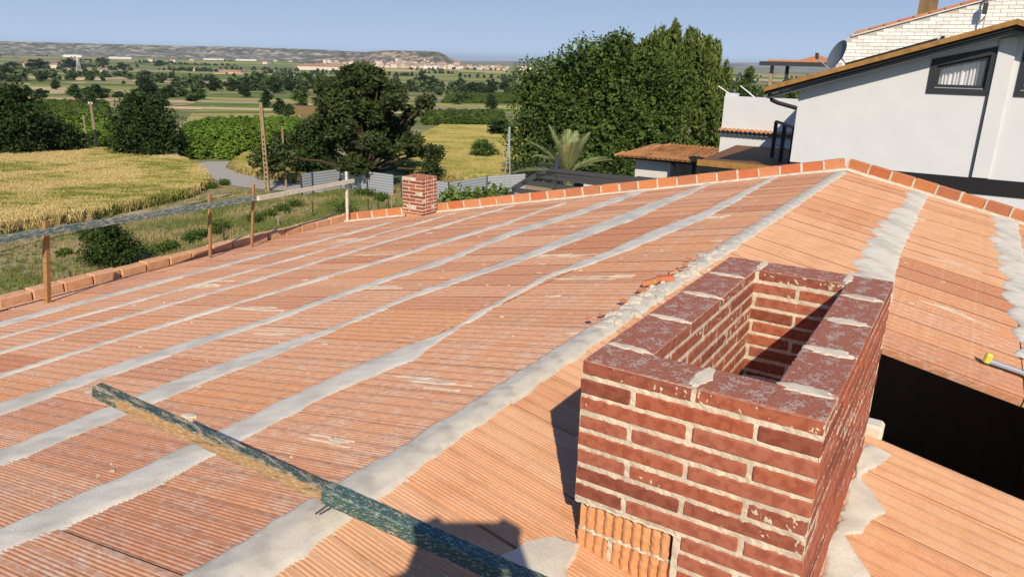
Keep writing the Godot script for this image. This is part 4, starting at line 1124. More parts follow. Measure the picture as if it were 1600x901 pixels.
	mortar_face(bed, Vector3(o.x + 0.001, y8 - 0.007, o.z), Vector3(0.24, 0, 0), Vector3(0, 0, -0.03), Vector3(0, -1, 0), 0.004, 0.004)
	obj("mortar", bed.mesh(M.mortar_pale), ch)

func build_small_chimney() -> void:
	var o := Vector3(-4.62, -0.37, -6.64)
	var w := 0.30
	var l := 0.28
	var h := 0.0426
	var ch := thing("brick_chimney", "small square red brick chimney by the rim where the roof ends above the fence", "chimney")
	var j := 0.009
	for c in 10:
		var y1 := o.y - c * h
		var y0 := y1 - h + j
		var cut := 0.20 if c % 2 == 0 else 0.10
		var zc := 0.10 if c % 2 == 0 else 0.18
		for q in [[0.0, cut - j * 0.5], [cut + j * 0.5, w]]:
			brick_at(ch, Vector3(o.x + q[0], y0, o.z - 0.06), Vector3(o.x + q[1], y1, o.z), rng.randi() % 5, c == 0)
			brick_at(ch, Vector3(o.x + q[0], y0, o.z - l), Vector3(o.x + q[1], y1, o.z - l + 0.06), rng.randi() % 5, c == 0)
		for q in [[0.068, zc - j * 0.5], [zc + j * 0.5, l - 0.068]]:
			if q[1] - q[0] < 0.02: continue
			for x in [o.x, o.x + w - 0.06]:
				brick_at(ch, Vector3(x, y0, o.z - q[1]), Vector3(x + 0.06, y1, o.z - q[0]), rng.randi() % 5, c == 0)
	var mb := MB.new()
	var e := 0.0015
	mb.box(Vector3(o.x + e, o.y - 10 * h, o.z - 0.058), Vector3(o.x + w - e, o.y - 0.003, o.z - e))
	mb.box(Vector3(o.x + e, o.y - 10 * h, o.z - l + e), Vector3(o.x + w - e, o.y - 0.003, o.z - l + 0.058))
	mb.box(Vector3(o.x + e, o.y - 10 * h, o.z - l + 0.059), Vector3(o.x + 0.058, o.y - 0.003, o.z - 0.059))
	mb.box(Vector3(o.x + w - 0.058, o.y - 10 * h, o.z - l + 0.059), Vector3(o.x + w - e, o.y - 0.003, o.z - 0.059))
	obj("mortar", mb.mesh(M.mortar_pale), ch)
	var b := MB.new()
	b.box(Vector3(o.x + 0.03, roof_y(o.x) - 0.04, o.z - l + 0.02), Vector3(o.x + w - 0.03, o.y - 10 * h - 0.001, o.z - 0.02))
	obj("hollow_block", b.mesh(M.rawclay), ch)
	var s := MB.new()
	mortar_face(s, Vector3(o.x + 0.05, o.y - 0.05, o.z - 0.05), Vector3(w - 0.1, 0, 0), Vector3(0, 0, -l + 0.1), Vector3(0, 1, 0), 0.02, 0.006)
	obj("flue_floor", s.mesh(M.mortar), ch)

# ---------- the white house behind the rim ----------
const WZ := -15.0
const APEX := 1.25
func white_roof(x: float) -> float:   # underside of its roof edge
	return 1.60 - 0.315 * absf(x - APEX)

func prism(pts: Array, z0: float, z1: float) -> MB:
	# polygon in x, y pushed from z0 (front) back to z1
	var mb := MB.new()
	var poly := PackedVector2Array()
	for q in pts: poly.append(Vector2(q[0], q[1]))
	var t := Geometry2D.triangulate_polygon(poly)
	var i := 0
	while i < t.size():
		var a := poly[t[i]]
		var b := poly[t[i + 1]]
		var d := poly[t[i + 2]]
		if (b - a).cross(d - a) > 0.0:
			var s := b
			b = d
			d = s
		mb.tri(Vector3(a.x, a.y, z0), Vector3(b.x, b.y, z0), Vector3(d.x, d.y, z0))
		mb.tri(Vector3(a.x, a.y, z1), Vector3(d.x, d.y, z1), Vector3(b.x, b.y, z1))
		i += 3
	var cw := Geometry2D.is_polygon_clockwise(poly)
	for k in poly.size():
		var a := poly[k]
		var b := poly[(k + 1) % poly.size()]
		if cw:
			var s := a
			a = b
			b = s
		mb.quad(Vector3(a.x, a.y, z0), Vector3(a.x, a.y, z1), Vector3(b.x, b.y, z1), Vector3(b.x, b.y, z0))
	return mb

func build_white_house() -> void:
	var h := thing("white_house", "white plastered house with black trim and trapezoid windows under a shallow gable", "house")
	# front wall in pieces round its two window openings
	var xl := -1.96
	var xr := 4.45
	var wl := [0.147, 1.07]   # window one spans these; window two is its mirror about the apex
	var sill := 0.585
	var top := func(x: float) -> float: return 1.37 - 0.235 * absf(absf(x - APEX) - 0.18)
	var add := func(pts: Array, m: Material, z0: float, z1: float, called := "wall") -> void:
		obj(called, prism(pts, z0, z1).mesh(m), h)
	var wall_top := func(x: float) -> float: return white_roof(x) + 0.02
	add.call([[xl, -7.4], [wl[0], -7.4], [wl[0], wall_top.call(wl[0])], [xl, wall_top.call(xl)]], M.stucco, WZ, WZ - 0.25)
	add.call([[wl[0], -7.4], [wl[1], -7.4], [wl[1], sill], [wl[0], sill]], M.stucco, WZ, WZ - 0.25)
	add.call([[wl[0], top.call(wl[0])], [wl[1], top.call(wl[1])], [wl[1], wall_top.call(wl[1])], [wl[0], wall_top.call(wl[0])]], M.stucco, WZ, WZ - 0.25)
	var w2 := [APEX * 2.0 - wl[1], APEX * 2.0 - wl[0]]
	add.call([[wl[1], -7.4], [w2[0], -7.4], [w2[0], wall_top.call(w2[0])], [APEX, wall_top.call(APEX)], [wl[1], wall_top.call(wl[1])]], M.stucco, WZ, WZ - 0.25)
	add.call([[w2[0], -7.4], [w2[1], -7.4], [w2[1], sill], [w2[0], sill]], M.stucco, WZ, WZ - 0.25)
	add.call([[w2[0], top.call(w2[0])], [w2[1], top.call(w2[1])], [w2[1], wall_top.call(w2[1])], [w2[0], wall_top.call(w2[0])]], M.stucco, WZ, WZ - 0.25)
	add.call([[w2[1], -7.4], [xr, -7.4], [xr, wall_top.call(xr)], [w2[1], wall_top.call(w2[1])]], M.stucco, WZ, WZ - 0.25)
	# pilaster between the windows with a dark joint beside it
	add.call([[1.085, -0.775], [1.33, -0.775], [1.33, 1.5], [APEX, 1.52], [1.085, 1.48]], M.stucco, WZ + 0.05, WZ + 0.003, "pilaster")
	add.call([[1.052, -0.775], [1.083, -0.775], [1.083, 0.6], [1.052, 0.6]], M.dark, WZ + 0.03, WZ + 0.003, "joint")
	# black band low on the wall
	add.call([[xl, -1.06], [xr, -1.06], [xr, -0.79], [xl, -0.79]], M.black, WZ + 0.02, WZ + 0.003, "base_band")
	# side, back, inside
	var side := MB.new()
	side.box(Vector3(xl, -7.4, -22.0), Vector3(xl + 0.25, 0.55, WZ - 0.251))
	obj("wall", side.mesh(M.stucco), h)
	var side2 := MB.new()
	side2.box(Vector3(xr - 0.25, -7.4, -22.0), Vector3(xr, 0.55, WZ - 0.251))
	obj("wall", side2.mesh(M.stucco), h)
	var back := MB.new()
	back.box(Vector3(xl + 0.251, -7.4, -22.0), Vector3(xr - 0.251, 0.9, -21.8))
	obj("wall", back.mesh(M.stucco), h)
	var fl := MB.new()
	fl.box(Vector3(xl + 0.26, -0.4, -21.79), Vector3(xr - 0.26, -0.3, WZ - 0.26))
	obj("floor", fl.mesh(M.wood), h)
	# roof: two slabs with timber edge above a dark fascia
	for s in [-1.0, 1.0]:
		var f := func(x: float, y: float) -> Array: return [APEX + s * x, y]
		var far := 3.74
		var drop := 0.315 * far
		var slab := prism([f.call(0.0, 1.76), f.call(far, 1.76 - drop), f.call(far, 1.70 - drop), f.call(0.0, 1.70)], WZ + 0.42, -22.3)
		obj("roof", slab.mesh(M.grey), h)
		var edge := prism([f.call(0.0, 1.775), f.call(far + 0.02, 1.775 - drop), f.call(far + 0.02, 1.69 - drop), f.call(0.0, 1.69)], WZ + 0.46, WZ + 0.421)
		obj("timber_edge", edge.mesh(M.deck_edge), h)
		var fas := prism([f.call(0.0, 1.70), f.call(far, 1.70 - drop), f.call(far, 1.63 - drop), f.call(0.0, 1.63)], WZ + 0.40, WZ + 0.36)
		obj("fascia", fas.mesh(M.black), h)
		var sof := prism([f.call(0.0, 1.62), f.call(far - 0.02, 1.62 - drop), f.call(far - 0.02, 1.56 - drop), f.call(0.0, 1.56)], WZ + 0.30, WZ + 0.004)
		obj("soffit", sof.mesh(M.grey), h)
	# gutter pipe at the low corner
	var dp := MB.new()
	dp.tube([Vector3(-2.44, 0.60, -14.72), Vector3(-2.44, 0.42, -14.74), Vector3(-2.40, 0.36, -14.78), Vector3(-2.30, 0.31, -14.84), Vector3(-1.95, 0.21, -15.05)], [0.04, 0.04, 0.04, 0.04, 0.04], 10)
	obj("downpipe", dp.mesh(M.black), h)
	# windows
	for s in [-1.0, 1.0]:
		var mx := func(x: float) -> float: return x if s < 0.0 else APEX * 2.0 - x
		var t0: float = top.call(wl[0])
		var t1: float = top.call(wl[1])
		var outer := [[wl[0], sill], [wl[1], sill], [wl[1], t1], [wl[0], t0]]
		var inner := [[0.245, 0.675], [1.0, 0.675], [1.0, 1.235], [0.245, 1.045]]
		var glass := [[0.305, 0.74], [0.965, 0.74], [0.965, 1.175], [0.305, 1.01]]
		var win := Node3D.new()
		win.name = "window"
		h.add_child(win, true)
		for fr in [[outer, inner, WZ + 0.02, WZ - 0.10, M.frame], [inner, glass, WZ - 0.03, WZ - 0.09, M.frame]]:
			for i in 4:
				var k := (i + 1) % 4
				var o: Array = fr[0]
				var n: Array = fr[1]
				var pr := prism([[mx.call(o[i][0]), o[i][1]], [mx.call(o[k][0]), o[k][1]], [mx.call(n[k][0]), n[k][1]], [mx.call(n[i][0]), n[i][1]]], fr[2], fr[3])
				obj("frame", pr.mesh(fr[4]), win)
		var gl := MB.new()
		gl.quad(Vector3(mx.call(0.300), 0.735, WZ - 0.06), Vector3(mx.call(0.300), 1.013, WZ - 0.06), Vector3(mx.call(0.970), 1.18, WZ - 0.06), Vector3(mx.call(0.970), 0.735, WZ - 0.06))
		obj("pane", gl.mesh(M.glass), win)
		var cu := MB.new()
		var p := PackedVector3Array()
		for j in 2:
			for i in 121:
				var t := i / 120.0
				p.append(Vector3(mx.call(lerpf(0.2, 0.86, t)), 1.35 if j == 0 else 0.55, WZ - 0.22 + 0.022 * sin(t * 70.0 + sin(t * 23.0)) + 0.01 * sin(t * 31.0)))
		cu.sheet(p, 121)
		obj("curtain", cu.mesh(M.curtain), win)
		var bar := MB.new()
		bar.box(Vector3(minf(mx.call(0.26), mx.call(0.99)), 0.680, WZ - 0.029), Vector3(maxf(mx.call(0.26), mx.call(0.99)), 0.692, WZ - 0.012))
		obj("sill_trim", bar.mesh(M.zinc), win)
	# black tube of a solar heater lying on the roof
	var so := thing("solar_tube", "long black tube lying along the white house's roof edge", "pipe")
	var tb := MB.new()
	var a := Vector3(-1.25, 1.03, -15.2)
	var b := Vector3(0.16, 1.475, -15.2)
	tb.tube([a, b], [0.032, 0.032], 10)
	obj("tube", tb.mesh(M.black), so)
	tb = MB.new()
	tb.tube([b, b + (b - a).normalized() * 0.05], [0.022, 0.022], 8)
	obj("coupling", tb.mesh(M.metal), so)
	tb = MB.new()
	tb.tube([b + (b - a).normalized() * 0.051, b + (b - a).normalized() * 0.11], [0.036, 0.036], 8)
	obj("cap", tb.mesh(M.black), so)
	# satellite dish
	var ds := thing("satellite_dish", "grey satellite dish tilted up behind the white house's roof edge", "dish", Vector3(-1.60, 1.2, -16.5))
	var dm := MB.new()
	var p := PackedVector3Array()
	for j in 9:
		for i in 25:
			var rr := 0.27 * j / 8.0
			var an := TAU * i / 24.0
			p.append(Vector3(cos(an) * rr, sin(an) * rr * 1.1, rr * rr * 0.9))
	dm.sheet(p, 25)
	var face := Basis(Vector3.UP, deg_to_rad(-50)) * Basis(Vector3.RIGHT, deg_to_rad(-22))
	obj("reflector", dm.mesh(M.dish), ds, Transform3D(face, Vector3.ZERO))
	dm = MB.new()
	dm.tube([face * Vector3(0, -0.30, 0.06), face * Vector3(0, -0.22, 0.42)], [0.012, 0.012], 6)
	obj("arm", dm.mesh(M.metal), ds)
	dm = MB.new()
	dm.tube([face * Vector3(0, -0.24, 0.40), face * Vector3(0, -0.14, 0.46)], [0.03, 0.035], 8)
	obj("receiver", dm.mesh(M.dark), ds)
	dm = MB.new()
	dm.tube([face * Vector3(0, 0, -0.01), Vector3(0.12, -0.15, -0.2), Vector3(0.12, -0.5, -0.2)], [0.02, 0.02, 0.02], 8)
	obj("bracket", dm.mesh(M.metal), ds)

func build_neighbours() -> void:
	# white painted brick gable behind
	var gz := -19.0
	var b := thing("brick_gable_house", "house with a white painted brick gable behind the white house", "house")
	var slope := 0.292
	var gy := func(x: float) -> float: return 1.62 + slope * (x + 1.95)
	var core := prism([[-2.05, -7.4], [6.5, -7.4], [6.5, gy.call(2.2) - slope * 4.3 - 0.02], [2.2, gy.call(2.2) - 0.02], [-1.9, gy.call(-1.9) - 0.02], [-2.05, 1.5]], gz - 0.012, -22.9)
	obj("wall", core.mesh(M.white_joint), b)
	var bricks := []
	for m in M.white_brick:
		var mb := MB.new()
		mb.chamfer(Vector3(0, 0, -0.02), Vector3(0.243, 0.066, 0.0), 0.004)
		bricks.append(mb.mesh(m))
	var y := 0.62
	var row := 0
	while y < 2.75:
		var x := -2.05 + (0.0 if row % 2 == 0 else -0.126)
		while x < 2.2:
			var t0 := maxf(x, -2.05)
			var ok: bool = y + 0.066 < gy.call(t0) + 0.0 and y > 1.48 - 0.315 * absf(x - APEX) - 0.15 and x > -2.1
			if ok and seen(Vector3(x + 0.12, y, gz), 0.02):
				obj("brick", bricks[rng.randi() % 3], b, Transform3D(Basis.from_scale(Vector3((x + 0.243 - t0) / 0.243, 1, 1)), Vector3(t0, y, gz + rng.randf_range(-0.003, 0.003))))
			x += 0.252
		y += 0.0755
		row += 1
	# tile verge
	var n := 14
	for i in n:
		var x0 := lerpf(-1.75, 2.2, float(i) / n)
		var x1 := lerpf(-1.75, 2.2, (i + 1.0) / n) + 0.02
		var mb := MB.new()
		mb.bar(Vector3(x0, gy.call(x0) + 0.045 + 0.012, gz - 0.15), Vector3(x1, gy.call(x1) + 0.045, gz - 0.15), 0.34, 0.05)
		obj("verge_tile", mb.mesh(M.rim[i % 4]), b)
	var cp := MB.new()
	cp.bar(Vector3(-1.8, gy.call(-1.8) + 0.005, gz - 0.14), Vector3(2.2, gy.call(2.2) + 0.005, gz - 0.14), 0.34, 0.03)
	obj("verge_course", cp.mesh(M.cream), b)
	var rf := MB.new()
	rf.bar(Vector3(-1.9, gy.call(-1.9) + 0.03, -21.2), Vector3(2.2, gy.call(2.2) + 0.03, -21.2), 3.7, 0.06)
	rf.bar(Vector3(2.2, gy.call(2.2) + 0.03, -21.2), Vector3(6.6, gy.call(2.2) - slope * 4.4 + 0.03, -21.2), 3.7, 0.06)
	obj("roof", rf.mesh(M.tile[0]), b)
	var st := MB.new()
	st.box(Vector3(-0.66, 2.0, -20.6), Vector3(-0.30, 3.1, -20.2))
	obj("chimney", st.mesh(M.stonework), b)
	var mast := thing("antenna_mast", "thin antenna mast fixed to the white brick gable", "antenna", Vector3(0.72, 1.7, gz + 0.18))
	var mm := MB.new()
	mm.tube([Vector3(0, 0, 0), Vector3(0.02, 1.4, 0)], [0.014, 0.012], 6)
	obj("pole", mm.mesh(M.metal), mast)
	mm = MB.new()
	mm.bar(Vector3(0, 0.35, -0.2), Vector3(0, 0.35, 0.03), 0.02, 0.02)
	mm.bar(Vector3(-0.06, 0.72, -0.2), Vector3(0.01, 0.72, 0.03), 0.02, 0.02)
	obj("bracket", mm.mesh(M.dark), mast)
	mm = MB.new()
	mm.chamfer(Vector3(-0.07, 0.40, -0.05), Vector3(0.02, 0.62, 0.05), 0.01)
	obj("junction_box", mm.mesh(M.dark), mast)
	# white terrace wall with a tiled ledge
	var tz := -20.0
	var t := thing("terrace_wall", "white terrace wall with a clay tile ledge across its middle", "wall")
	var w := MB.new()
	w.box(Vector3(-4.86, -7.4, tz - 0.3), Vector3(-2.0, 0.18, tz))
	obj("wall", w.mesh(M.stucco), t)
	w = MB.new()
	w.box(Vector3(-4.85, 0.181, tz - 0.28), Vector3(-4.55, 0.26, tz - 0.02))
	obj("end_block", w.mesh(M.stucco), t)
	w = MB.new()
	w.box(Vector3(-4.9, -0.80, tz + 0.001), Vector3(-2.3, -0.74, tz + 0.10))
	obj("ledge", w.mesh(M.grey), t)
	for i in 22:
		var x := -4.86 + i * 0.118
		var mb := MB.new()
		var p := PackedVector3Array()
		for j in 2:
			for k in 9:
				var an := PI * k / 8.0
				p.append(Vector3(-cos(an) * 0.062, sin(an) * 0.05 + (0.05 if j == 0 else 0.0), 0.0 if j == 0 else 0.20))
		mb.sheet(p, 9)
		obj("tile", mb.mesh(M.tile[i % 3]), t, Transform3D(Basis(), Vector3(x, -0.735, tz + 0.005)))
	# two white sticks poking up over the terrace
	for q in [[Vector3(-4.72, 0.20, -20.15), Vector3(-5.06, 0.43, -20.0)], [Vector3(-4.12, 0.18, -20.15), Vector3(-4.48, 0.46, -20.0)]]:
		var mb := MB.new()
		mb.tube([Vector3.ZERO, q[1] - q[0]], [0.016, 0.016], 8)
		tag(obj("white_stick", mb.mesh(M.curtain), null, Transform3D(Basis(), q[0])), "thin white stick leaning out over the terrace wall", "stick", "white sticks on the terrace")
	# covered terrace roof on posts
	var pz := -23.0
	var pg := thing("terrace_canopy", "flat terrace canopy with a clay top on dark posts", "canopy")
	w = MB.new()
	w.box(Vector3(-4.83, 0.98, pz - 2.2), Vector3(-2.6, 1.10, pz))
	obj("beam", w.mesh(M.dark), pg)
	w = MB.new()
	w.box(Vector3(-4.60, 1.101, pz - 2.1), Vector3(-2.6, 1.15, pz - 0.05))
	obj("clay_cover", w.mesh(M.rim[0]), pg)
	w = MB.new()
	for e in [[Vector3(-3.8, 1.151, pz - 0.4), Vector3(-3.0, 1.151, pz - 0.4), Vector3(-3.0, 1.151, pz - 1.6), Vector3(-3.8, 1.151, pz - 1.6)]]:
		var apex := Vector3(-3.4, 1.32, pz - 1.0)
		for i in 4: w.tri(e[i], apex, e[(i + 1) % 4])
	obj("ridge_cap", w.mesh(M.tile[2]), pg)
	for x in [-4.52, -4.08]:
		w = MB.new()
		w.bar(Vector3(x + 0.02, -2.0, pz - 0.3), Vector3(x, 0.98, pz - 0.3), 0.09, 0.09, Vector3(0, 0, 1))
		obj("post", w.mesh(M.wood_pale if x < -4.3 else M.dark), pg)
	w = MB.new()
	w.box(Vector3(-4.9, -7.4, pz - 2.2), Vector3(-2.0, -0.1, pz))
	obj("wall", w.mesh(M.stucco), pg)
	# timber deck with its railing
	var dk := thing("timber_deck", "raised timber deck with black railing beside the white house", "deck")
	for i in 14:
		var mb := MB.new()
		var z0 := -15.75 - i * 0.27
		mb.box(Vector3(-4.0 - 0.02 * i, -1.06, z0 - 0.262), Vector3(-1.98, -1.02, z0))
		obj("plank", mb.mesh(M.deck), dk)
	w = MB.new()
	w.box(Vector3(-4.03, -1.13, -15.749), Vector3(-1.98, -1.0, -15.70))
	obj("edge_board", w.mesh(M.deck_edge), dk)
	w = MB.new()
	w.box(Vector3(-4.0, -1.25, -15.78), Vector3(-1.98, -1.131, -15.72))
	w.box(Vector3(-4.3, -1.25, -19.7), Vector3(-1.98, -1.07, -19.6))
	obj("joist", w.mesh(M.black), dk)
	for q in [Vector2(-3.9, -15.8), Vector2(-2.9, -15.8), Vector2(-4.2, -19.6)]:
		w = MB.new()
		w.box(Vector3(q.x - 0.06, -7.3, q.y - 0.06), Vector3(q.x + 0.06, -1.251, q.y + 0.06))
		obj("post", w.mesh(M.black), dk)
	var ra := Vector3(-2.88, -1.02, -17.5)
	var rb2 := Vector3(-2.14, -1.02, -15.9)
	for i in 3:
		var q := ra.lerp(rb2, i / 2.0)
		w = MB.new()
		w.bar(q, q + Vector3(0, 0.80, 0), 0.07, 0.07, Vector3(0, 0, 1))
		obj("baluster", w.mesh(M.black), dk)
	for hh in [0.80, 0.55, 0.32, 0.12]:
		w = MB.new()
		var th := 0.05 if hh > 0.7 else 0.018
		w.bar(ra + Vector3(0, hh, 0), rb2 + Vector3(0, hh, 0), th, th)
		obj("rail", w.mesh(M.black), dk)
	# outbuilding with barrel tiles
	var ob := thing("tiled_outbuilding", "low outbuilding with a mottled barrel tile roof and open dark front", "building")
	var e0 := Vector3(-8.85, -1.88, -22.0)
	var e1 := Vector3(-5.0, -1.84, -22.0)
	var r0 := Vector3(-8.2, -1.60, -23.7)
	var r1 := Vector3(-5.0, -1.58, -23.7)
	var cols := 24
	var tiles := []
	for m in M.tile:
		var mb := MB.new()
		var p := PackedVector3Array()
		for j in 2:
			for k in 8:
				var an := PI * k / 7.0
				p.append(Vector3(-cos(an) * 0.088 * (1.0 - 0.12 * j), sin(an) * 0.062 + 0.012 * (1 - j), -0.46 * j))
		mb.sheet(p, 8)
		tiles.append(mb.mesh(m))
	for i in cols:
		for k in 5:
			var s := (i + 0.5) / cols
			var a := e0.lerp(e1, s)
			var c := r0.lerp(r1, s)
			if i < 4 and k > i: continue
			var q := a.lerp(c, (k + 0.0) / 5.0)
			var dir := (c - a).normalized()
			var sx := Vector3.RIGHT
			var up := sx.cross(dir) * -1.0
			obj("tile", tiles[[0, 0, 1, 2, 3, 0, 1][rng.randi() % 7]], ob, Transform3D(Basis(sx, up, -dir), q + Vector3(0, 0.02, 0)))
	w = MB.new()
	w.quad(e0 + Vector3(0.05, -0.01, -0.02), r0 + Vector3(0, -0.02, 0), r1 + Vector3(0, -0.02, 0), e1 + Vector3(0, -0.01, -0.02))
	w.quad(e0 + Vector3(0.05, -0.06, -0.02), r0 + Vector3(0, -0.07, 0), r1 + Vector3(0, -0.07, 0), e1 + Vector3(0, -0.06, -0.02))
	obj("roof_deck", w.mesh(M.tile[1]), ob)
	w = MB.new()
	w.box(Vector3(-8.3, -7.4, -24.0), Vector3(-4.9, -1.66, -23.8))
	obj("wall", w.mesh(M.cream), ob)
	w = MB.new()
	w.box(Vector3(-8.3, -7.4, -23.79), Vector3(-7.0, -1.95, -22.5))
	obj("wall", w.mesh(M.cream), ob)
	for x in [-6.98, -6.3, -5.85, -5.2]:
		w = MB.new()
		w.box(Vector3(x, -7.4, -22.3), Vector3(x + 0.1, -1.92, -22.2))
		obj("post", w.mesh(M.black), ob)
	w = MB.new()
	w.box(Vector3(-8.6, -2.0, -22.25), Vector3(-5.0, -1.92, -22.15))
	obj("lintel", w.mesh(M.black), ob)
	# white garden wall piece with a dark barbecue box in front
	var gw := thing("garden_wall", "short white garden wall beside the outbuilding", "wall")
	w = MB.new()
	w.box(Vector3(-9.5, -7.4, -21.4), Vector3(-8.3, -2.62, -21.2))
	obj("wall", w.mesh(M.stucco), gw)
	w = MB.new()
	w.box(Vector3(-9.55, -2.615, -21.45), Vector3(-8.25, -2.55, -21.15))
	obj("coping", w.mesh(M.grey), gw)
	var bx := thing("black_cabinet", "black cabinet standing against the outbuilding", "cabinet")
	w = MB.new()
	w.chamfer(Vector3(-7.95, -7.0, -22.0), Vector3(-7.2, -2.55, -21.3), 0.02)
	obj("body", w.mesh(M.black), bx)
	w = MB.new()
	w.box(Vector3(-7.98, -2.549, -22.02), Vector3(-7.17, -2.50, -21.27))
	obj("lid", w.mesh(M.frame), bx)
	# black steel pergola
	var lines: Array = [[[-0.07, 20, -2.44], [0.59, 20, -2.02], [1.11, 20, -1.9]], [[0.59, 20, -2.02], [3.18, 20, -2.3]], [[1.11, 20, -1.9], [3.78, 20, -2.11]], [[0.21, 20, -2.22], [2.05, 20, -2.42]], [[-0.07, 20, -2.44], [0.82, 20, -2.54]], [[0.85, 20, -1.96], [3.53, 20, -2.21]]]
	var pe := thing("steel_pergola", "black steel pergola frame with a bent front rafter", "pergola")
	for i in lines.size():
		var pts := []
		for q in lines[i]: pts.append(W(q[0], q[1], q[2]))
		for k in pts.size() - 1:
			w = MB.new()
			w.bar(pts[k], pts[k + 1], 0.09, 0.13)
			obj("rafter" if i == 0 else "purlin", w.mesh(M.dark), pe)
	var fp: Array = lines[0][0]
	var far_r: Array = lines[2][1]
	for q in [fp, far_r, lines[0][2]]:
		w = MB.new()
		w.bar(W(q[0], q[1], -7.1), W(q[0], q[1], q[2] - 0.06), 0.1, 0.1, Vector3(0, 0, 1))
		obj("post", w.mesh(M.dark), pe)
	w = MB.new()
	w.bar(W(lines[0][2][0], 20, lines[0][2][2]), W(lines[0][2][0] + 0.3, 23.5, lines[0][2][2] - 0.1), 0.09, 0.13)
	obj("rafter", w.mesh(M.dark), pe)
	# lattice mast
	var ma: Array = [[-0.26, 30, -1.61], [-0.28, 30, -4.26]]
	var lm := thing("lattice_mast", "slim galvanised lattice mast tapering to a point behind the rim", "mast")
	var foot := W(ma[1][0], ma[1][1], land_y(30.0))
	var tip := W(ma[0][0], ma[0][1], ma[0][2])
	var neck := foot.lerp(tip, 0.83)
	var legs := []
	for k in 3:
		var an := TAU * k / 3.0 + 0.5
		var of := Vector3(cos(an), 0, sin(an)) * 0.16
		w = MB.new()
		w.tube([foot + of, foot.lerp(tip, 0.60) + of, neck + of * 0.3], [0.022, 0.022, 0.02], 6)
		obj("leg", w.mesh(M.metal), lm)
		legs.append(of)
	w = MB.new()
	w.tube([neck - Vector3(0, 0.3, 0), tip], [0.05, 0.045], 8)
	obj("top_tube", w.mesh(M.metal), lm)
	for i in 16:
		var y0 := i / 16.0 * 0.6
		for k in 3:
			w = MB.new()
			w.bar(foot.lerp(tip, y0) + legs[k], foot.lerp(tip, y0 + 0.6 / 16.0) + legs[(k + 1) % 3], 0.012, 0.012)
			obj("brace", w.mesh(M.metal), lm)

# ---------- plants ----------
# leaves spread through lumps: [centre, radii]
func leaves(lumps: Array, count: int, size: float, tone: Color, tone2: Color, sd: int, inner := 0.25, droop := 0.0, shape := 1.0) -> MB:
	var g := RandomNumberGenerator.new()
	g.seed = sd
	var mb := MB.new()
	var wsum := 0.0
	var low := 1e9
	var high := -1e9
	for l in lumps:
		low = minf(low, l[0].y - l[1].y)
		high = maxf(high, l[0].y + l[1].y)
	var gapf := 7.5 / (high - low)
	var ws := []
	for l in lumps:
		var r: Vector3 = l[1]
		wsum += r.x * r.y + r.y * r.z + r.x * r.z
		ws.append(wsum)
	for i in count:
		var q := g.randf() * wsum
		var k := 0
		while ws[k] < q: k += 1
		var c: Vector3 = lumps[k][0]
		var r: Vector3 = lumps[k][1]
		var dir := Vector3(g.randfn(), g.randfn(), g.randfn()).normalized()
		var bulge := 1.0 + 0.30 * fine.get_noise_3dv(dir * 1.7 + c) + 0.22 * fine.get_noise_3dv(dir * 5.0 + c * 2.0)
		var deep := g.randf()
		var rad := bulge * (1.0 - 0.35 * deep * deep)
		var s := size * g.randf_range(0.6, 1.35)
		if g.randf() < inner:
			rad *= g.randf_range(0.3, 0.85)
			s *= 1.9
		var p := c + dir * r * rad
		if rad > 0.72 * bulge and fine.get_noise_3dv(p * gapf + Vector3(sd, 0, 0)) < -0.13 and g.randf() < 0.9: continue   # holes between the sprays
		var ax := (Vector3(g.randfn(), g.randfn() * 0.6 - droop, g.randfn()).normalized() + dir * 0.55).normalized()
		var sd2 := ax.cross(Vector3(g.randfn(), g.randfn(), g.randfn())).normalized()
		var m := tone.lerp(tone2, clampf(0.5 + 0.9 * fine.get_noise_3dv(p * 0.9), 0.0, 1.0)) * g.randf_range(0.7, 1.35)
		m.a = 1.0
		mb.col = m
		mb.quad(p - ax * s * 0.5 * shape, p + sd2 * s * 0.32, p + ax * s * 0.5 * shape, p - sd2 * s * 0.32)
	return mb

func limbs(foot: Vector3, tops: Array, rad: float) -> MB:
	var mb := MB.new()
	var fork := foot + Vector3(0, (tops[0].y - foot.y) * 0.35, 0)
	mb.tube([foot - Vector3(0, 0.2, 0), foot.lerp(fork, 0.5), fork], [rad, rad * 0.8, rad * 0.7], 9)
	for t in tops:
		var mid: Vector3 = fork.lerp(t, 0.5) + Vector3(0, 0.3, 0)
		mb.tube([fork, mid, t], [rad * 0.5, rad * 0.33, rad * 0.1], 6)
	return mb

func tree(called: String, label: String, r: float, d: float, lumps: Array, count: int, size: float, a: Color, b: Color, sd: int, inner := 0.25, shape := 1.0, group := "", trunk := 0.2, category := "tree") -> Node3D:
	var t := thing(called, label, category, land(r, d), group)
	var tops := []
	for l in lumps: tops.append(l[0])
	obj("trunk", limbs(Vector3.ZERO, tops, trunk).mesh(M.bark), t)
	obj("crown", leaves(lumps, count, size, a, b, sd, inner, 0.0, shape).mesh(M.leaf), t)
	return t

# lumps that fill a crown w wide from y0 up to y1
func fill(w: float, y0: float, y1: float, n: int, sd: int, taper := 0.5) -> Array:
	var g := RandomNumberGenerator.new()
	g.seed = sd
	var out := []
	for i in n:
		var t := (i + 0.5) / n
		var y := lerpf(y0, y1, t)
		var half := w * 0.5 * (1.0 - taper * t) * sin(PI * clampf(0.18 + t * 0.74, 0.0, 1.0)) ** 0.6
		var a := i * 2.4 + g.randf() * 0.5
		var k := half * g.randf_range(0.25, 0.55)
		var rr := half * g.randf_range(0.48, 0.66)
		out.append([Vector3(cos(a) * k, y, sin(a) * k), Vector3(rr, minf(rr, (y1 - y0) * 0.34) * 0.85, rr)])
	return out

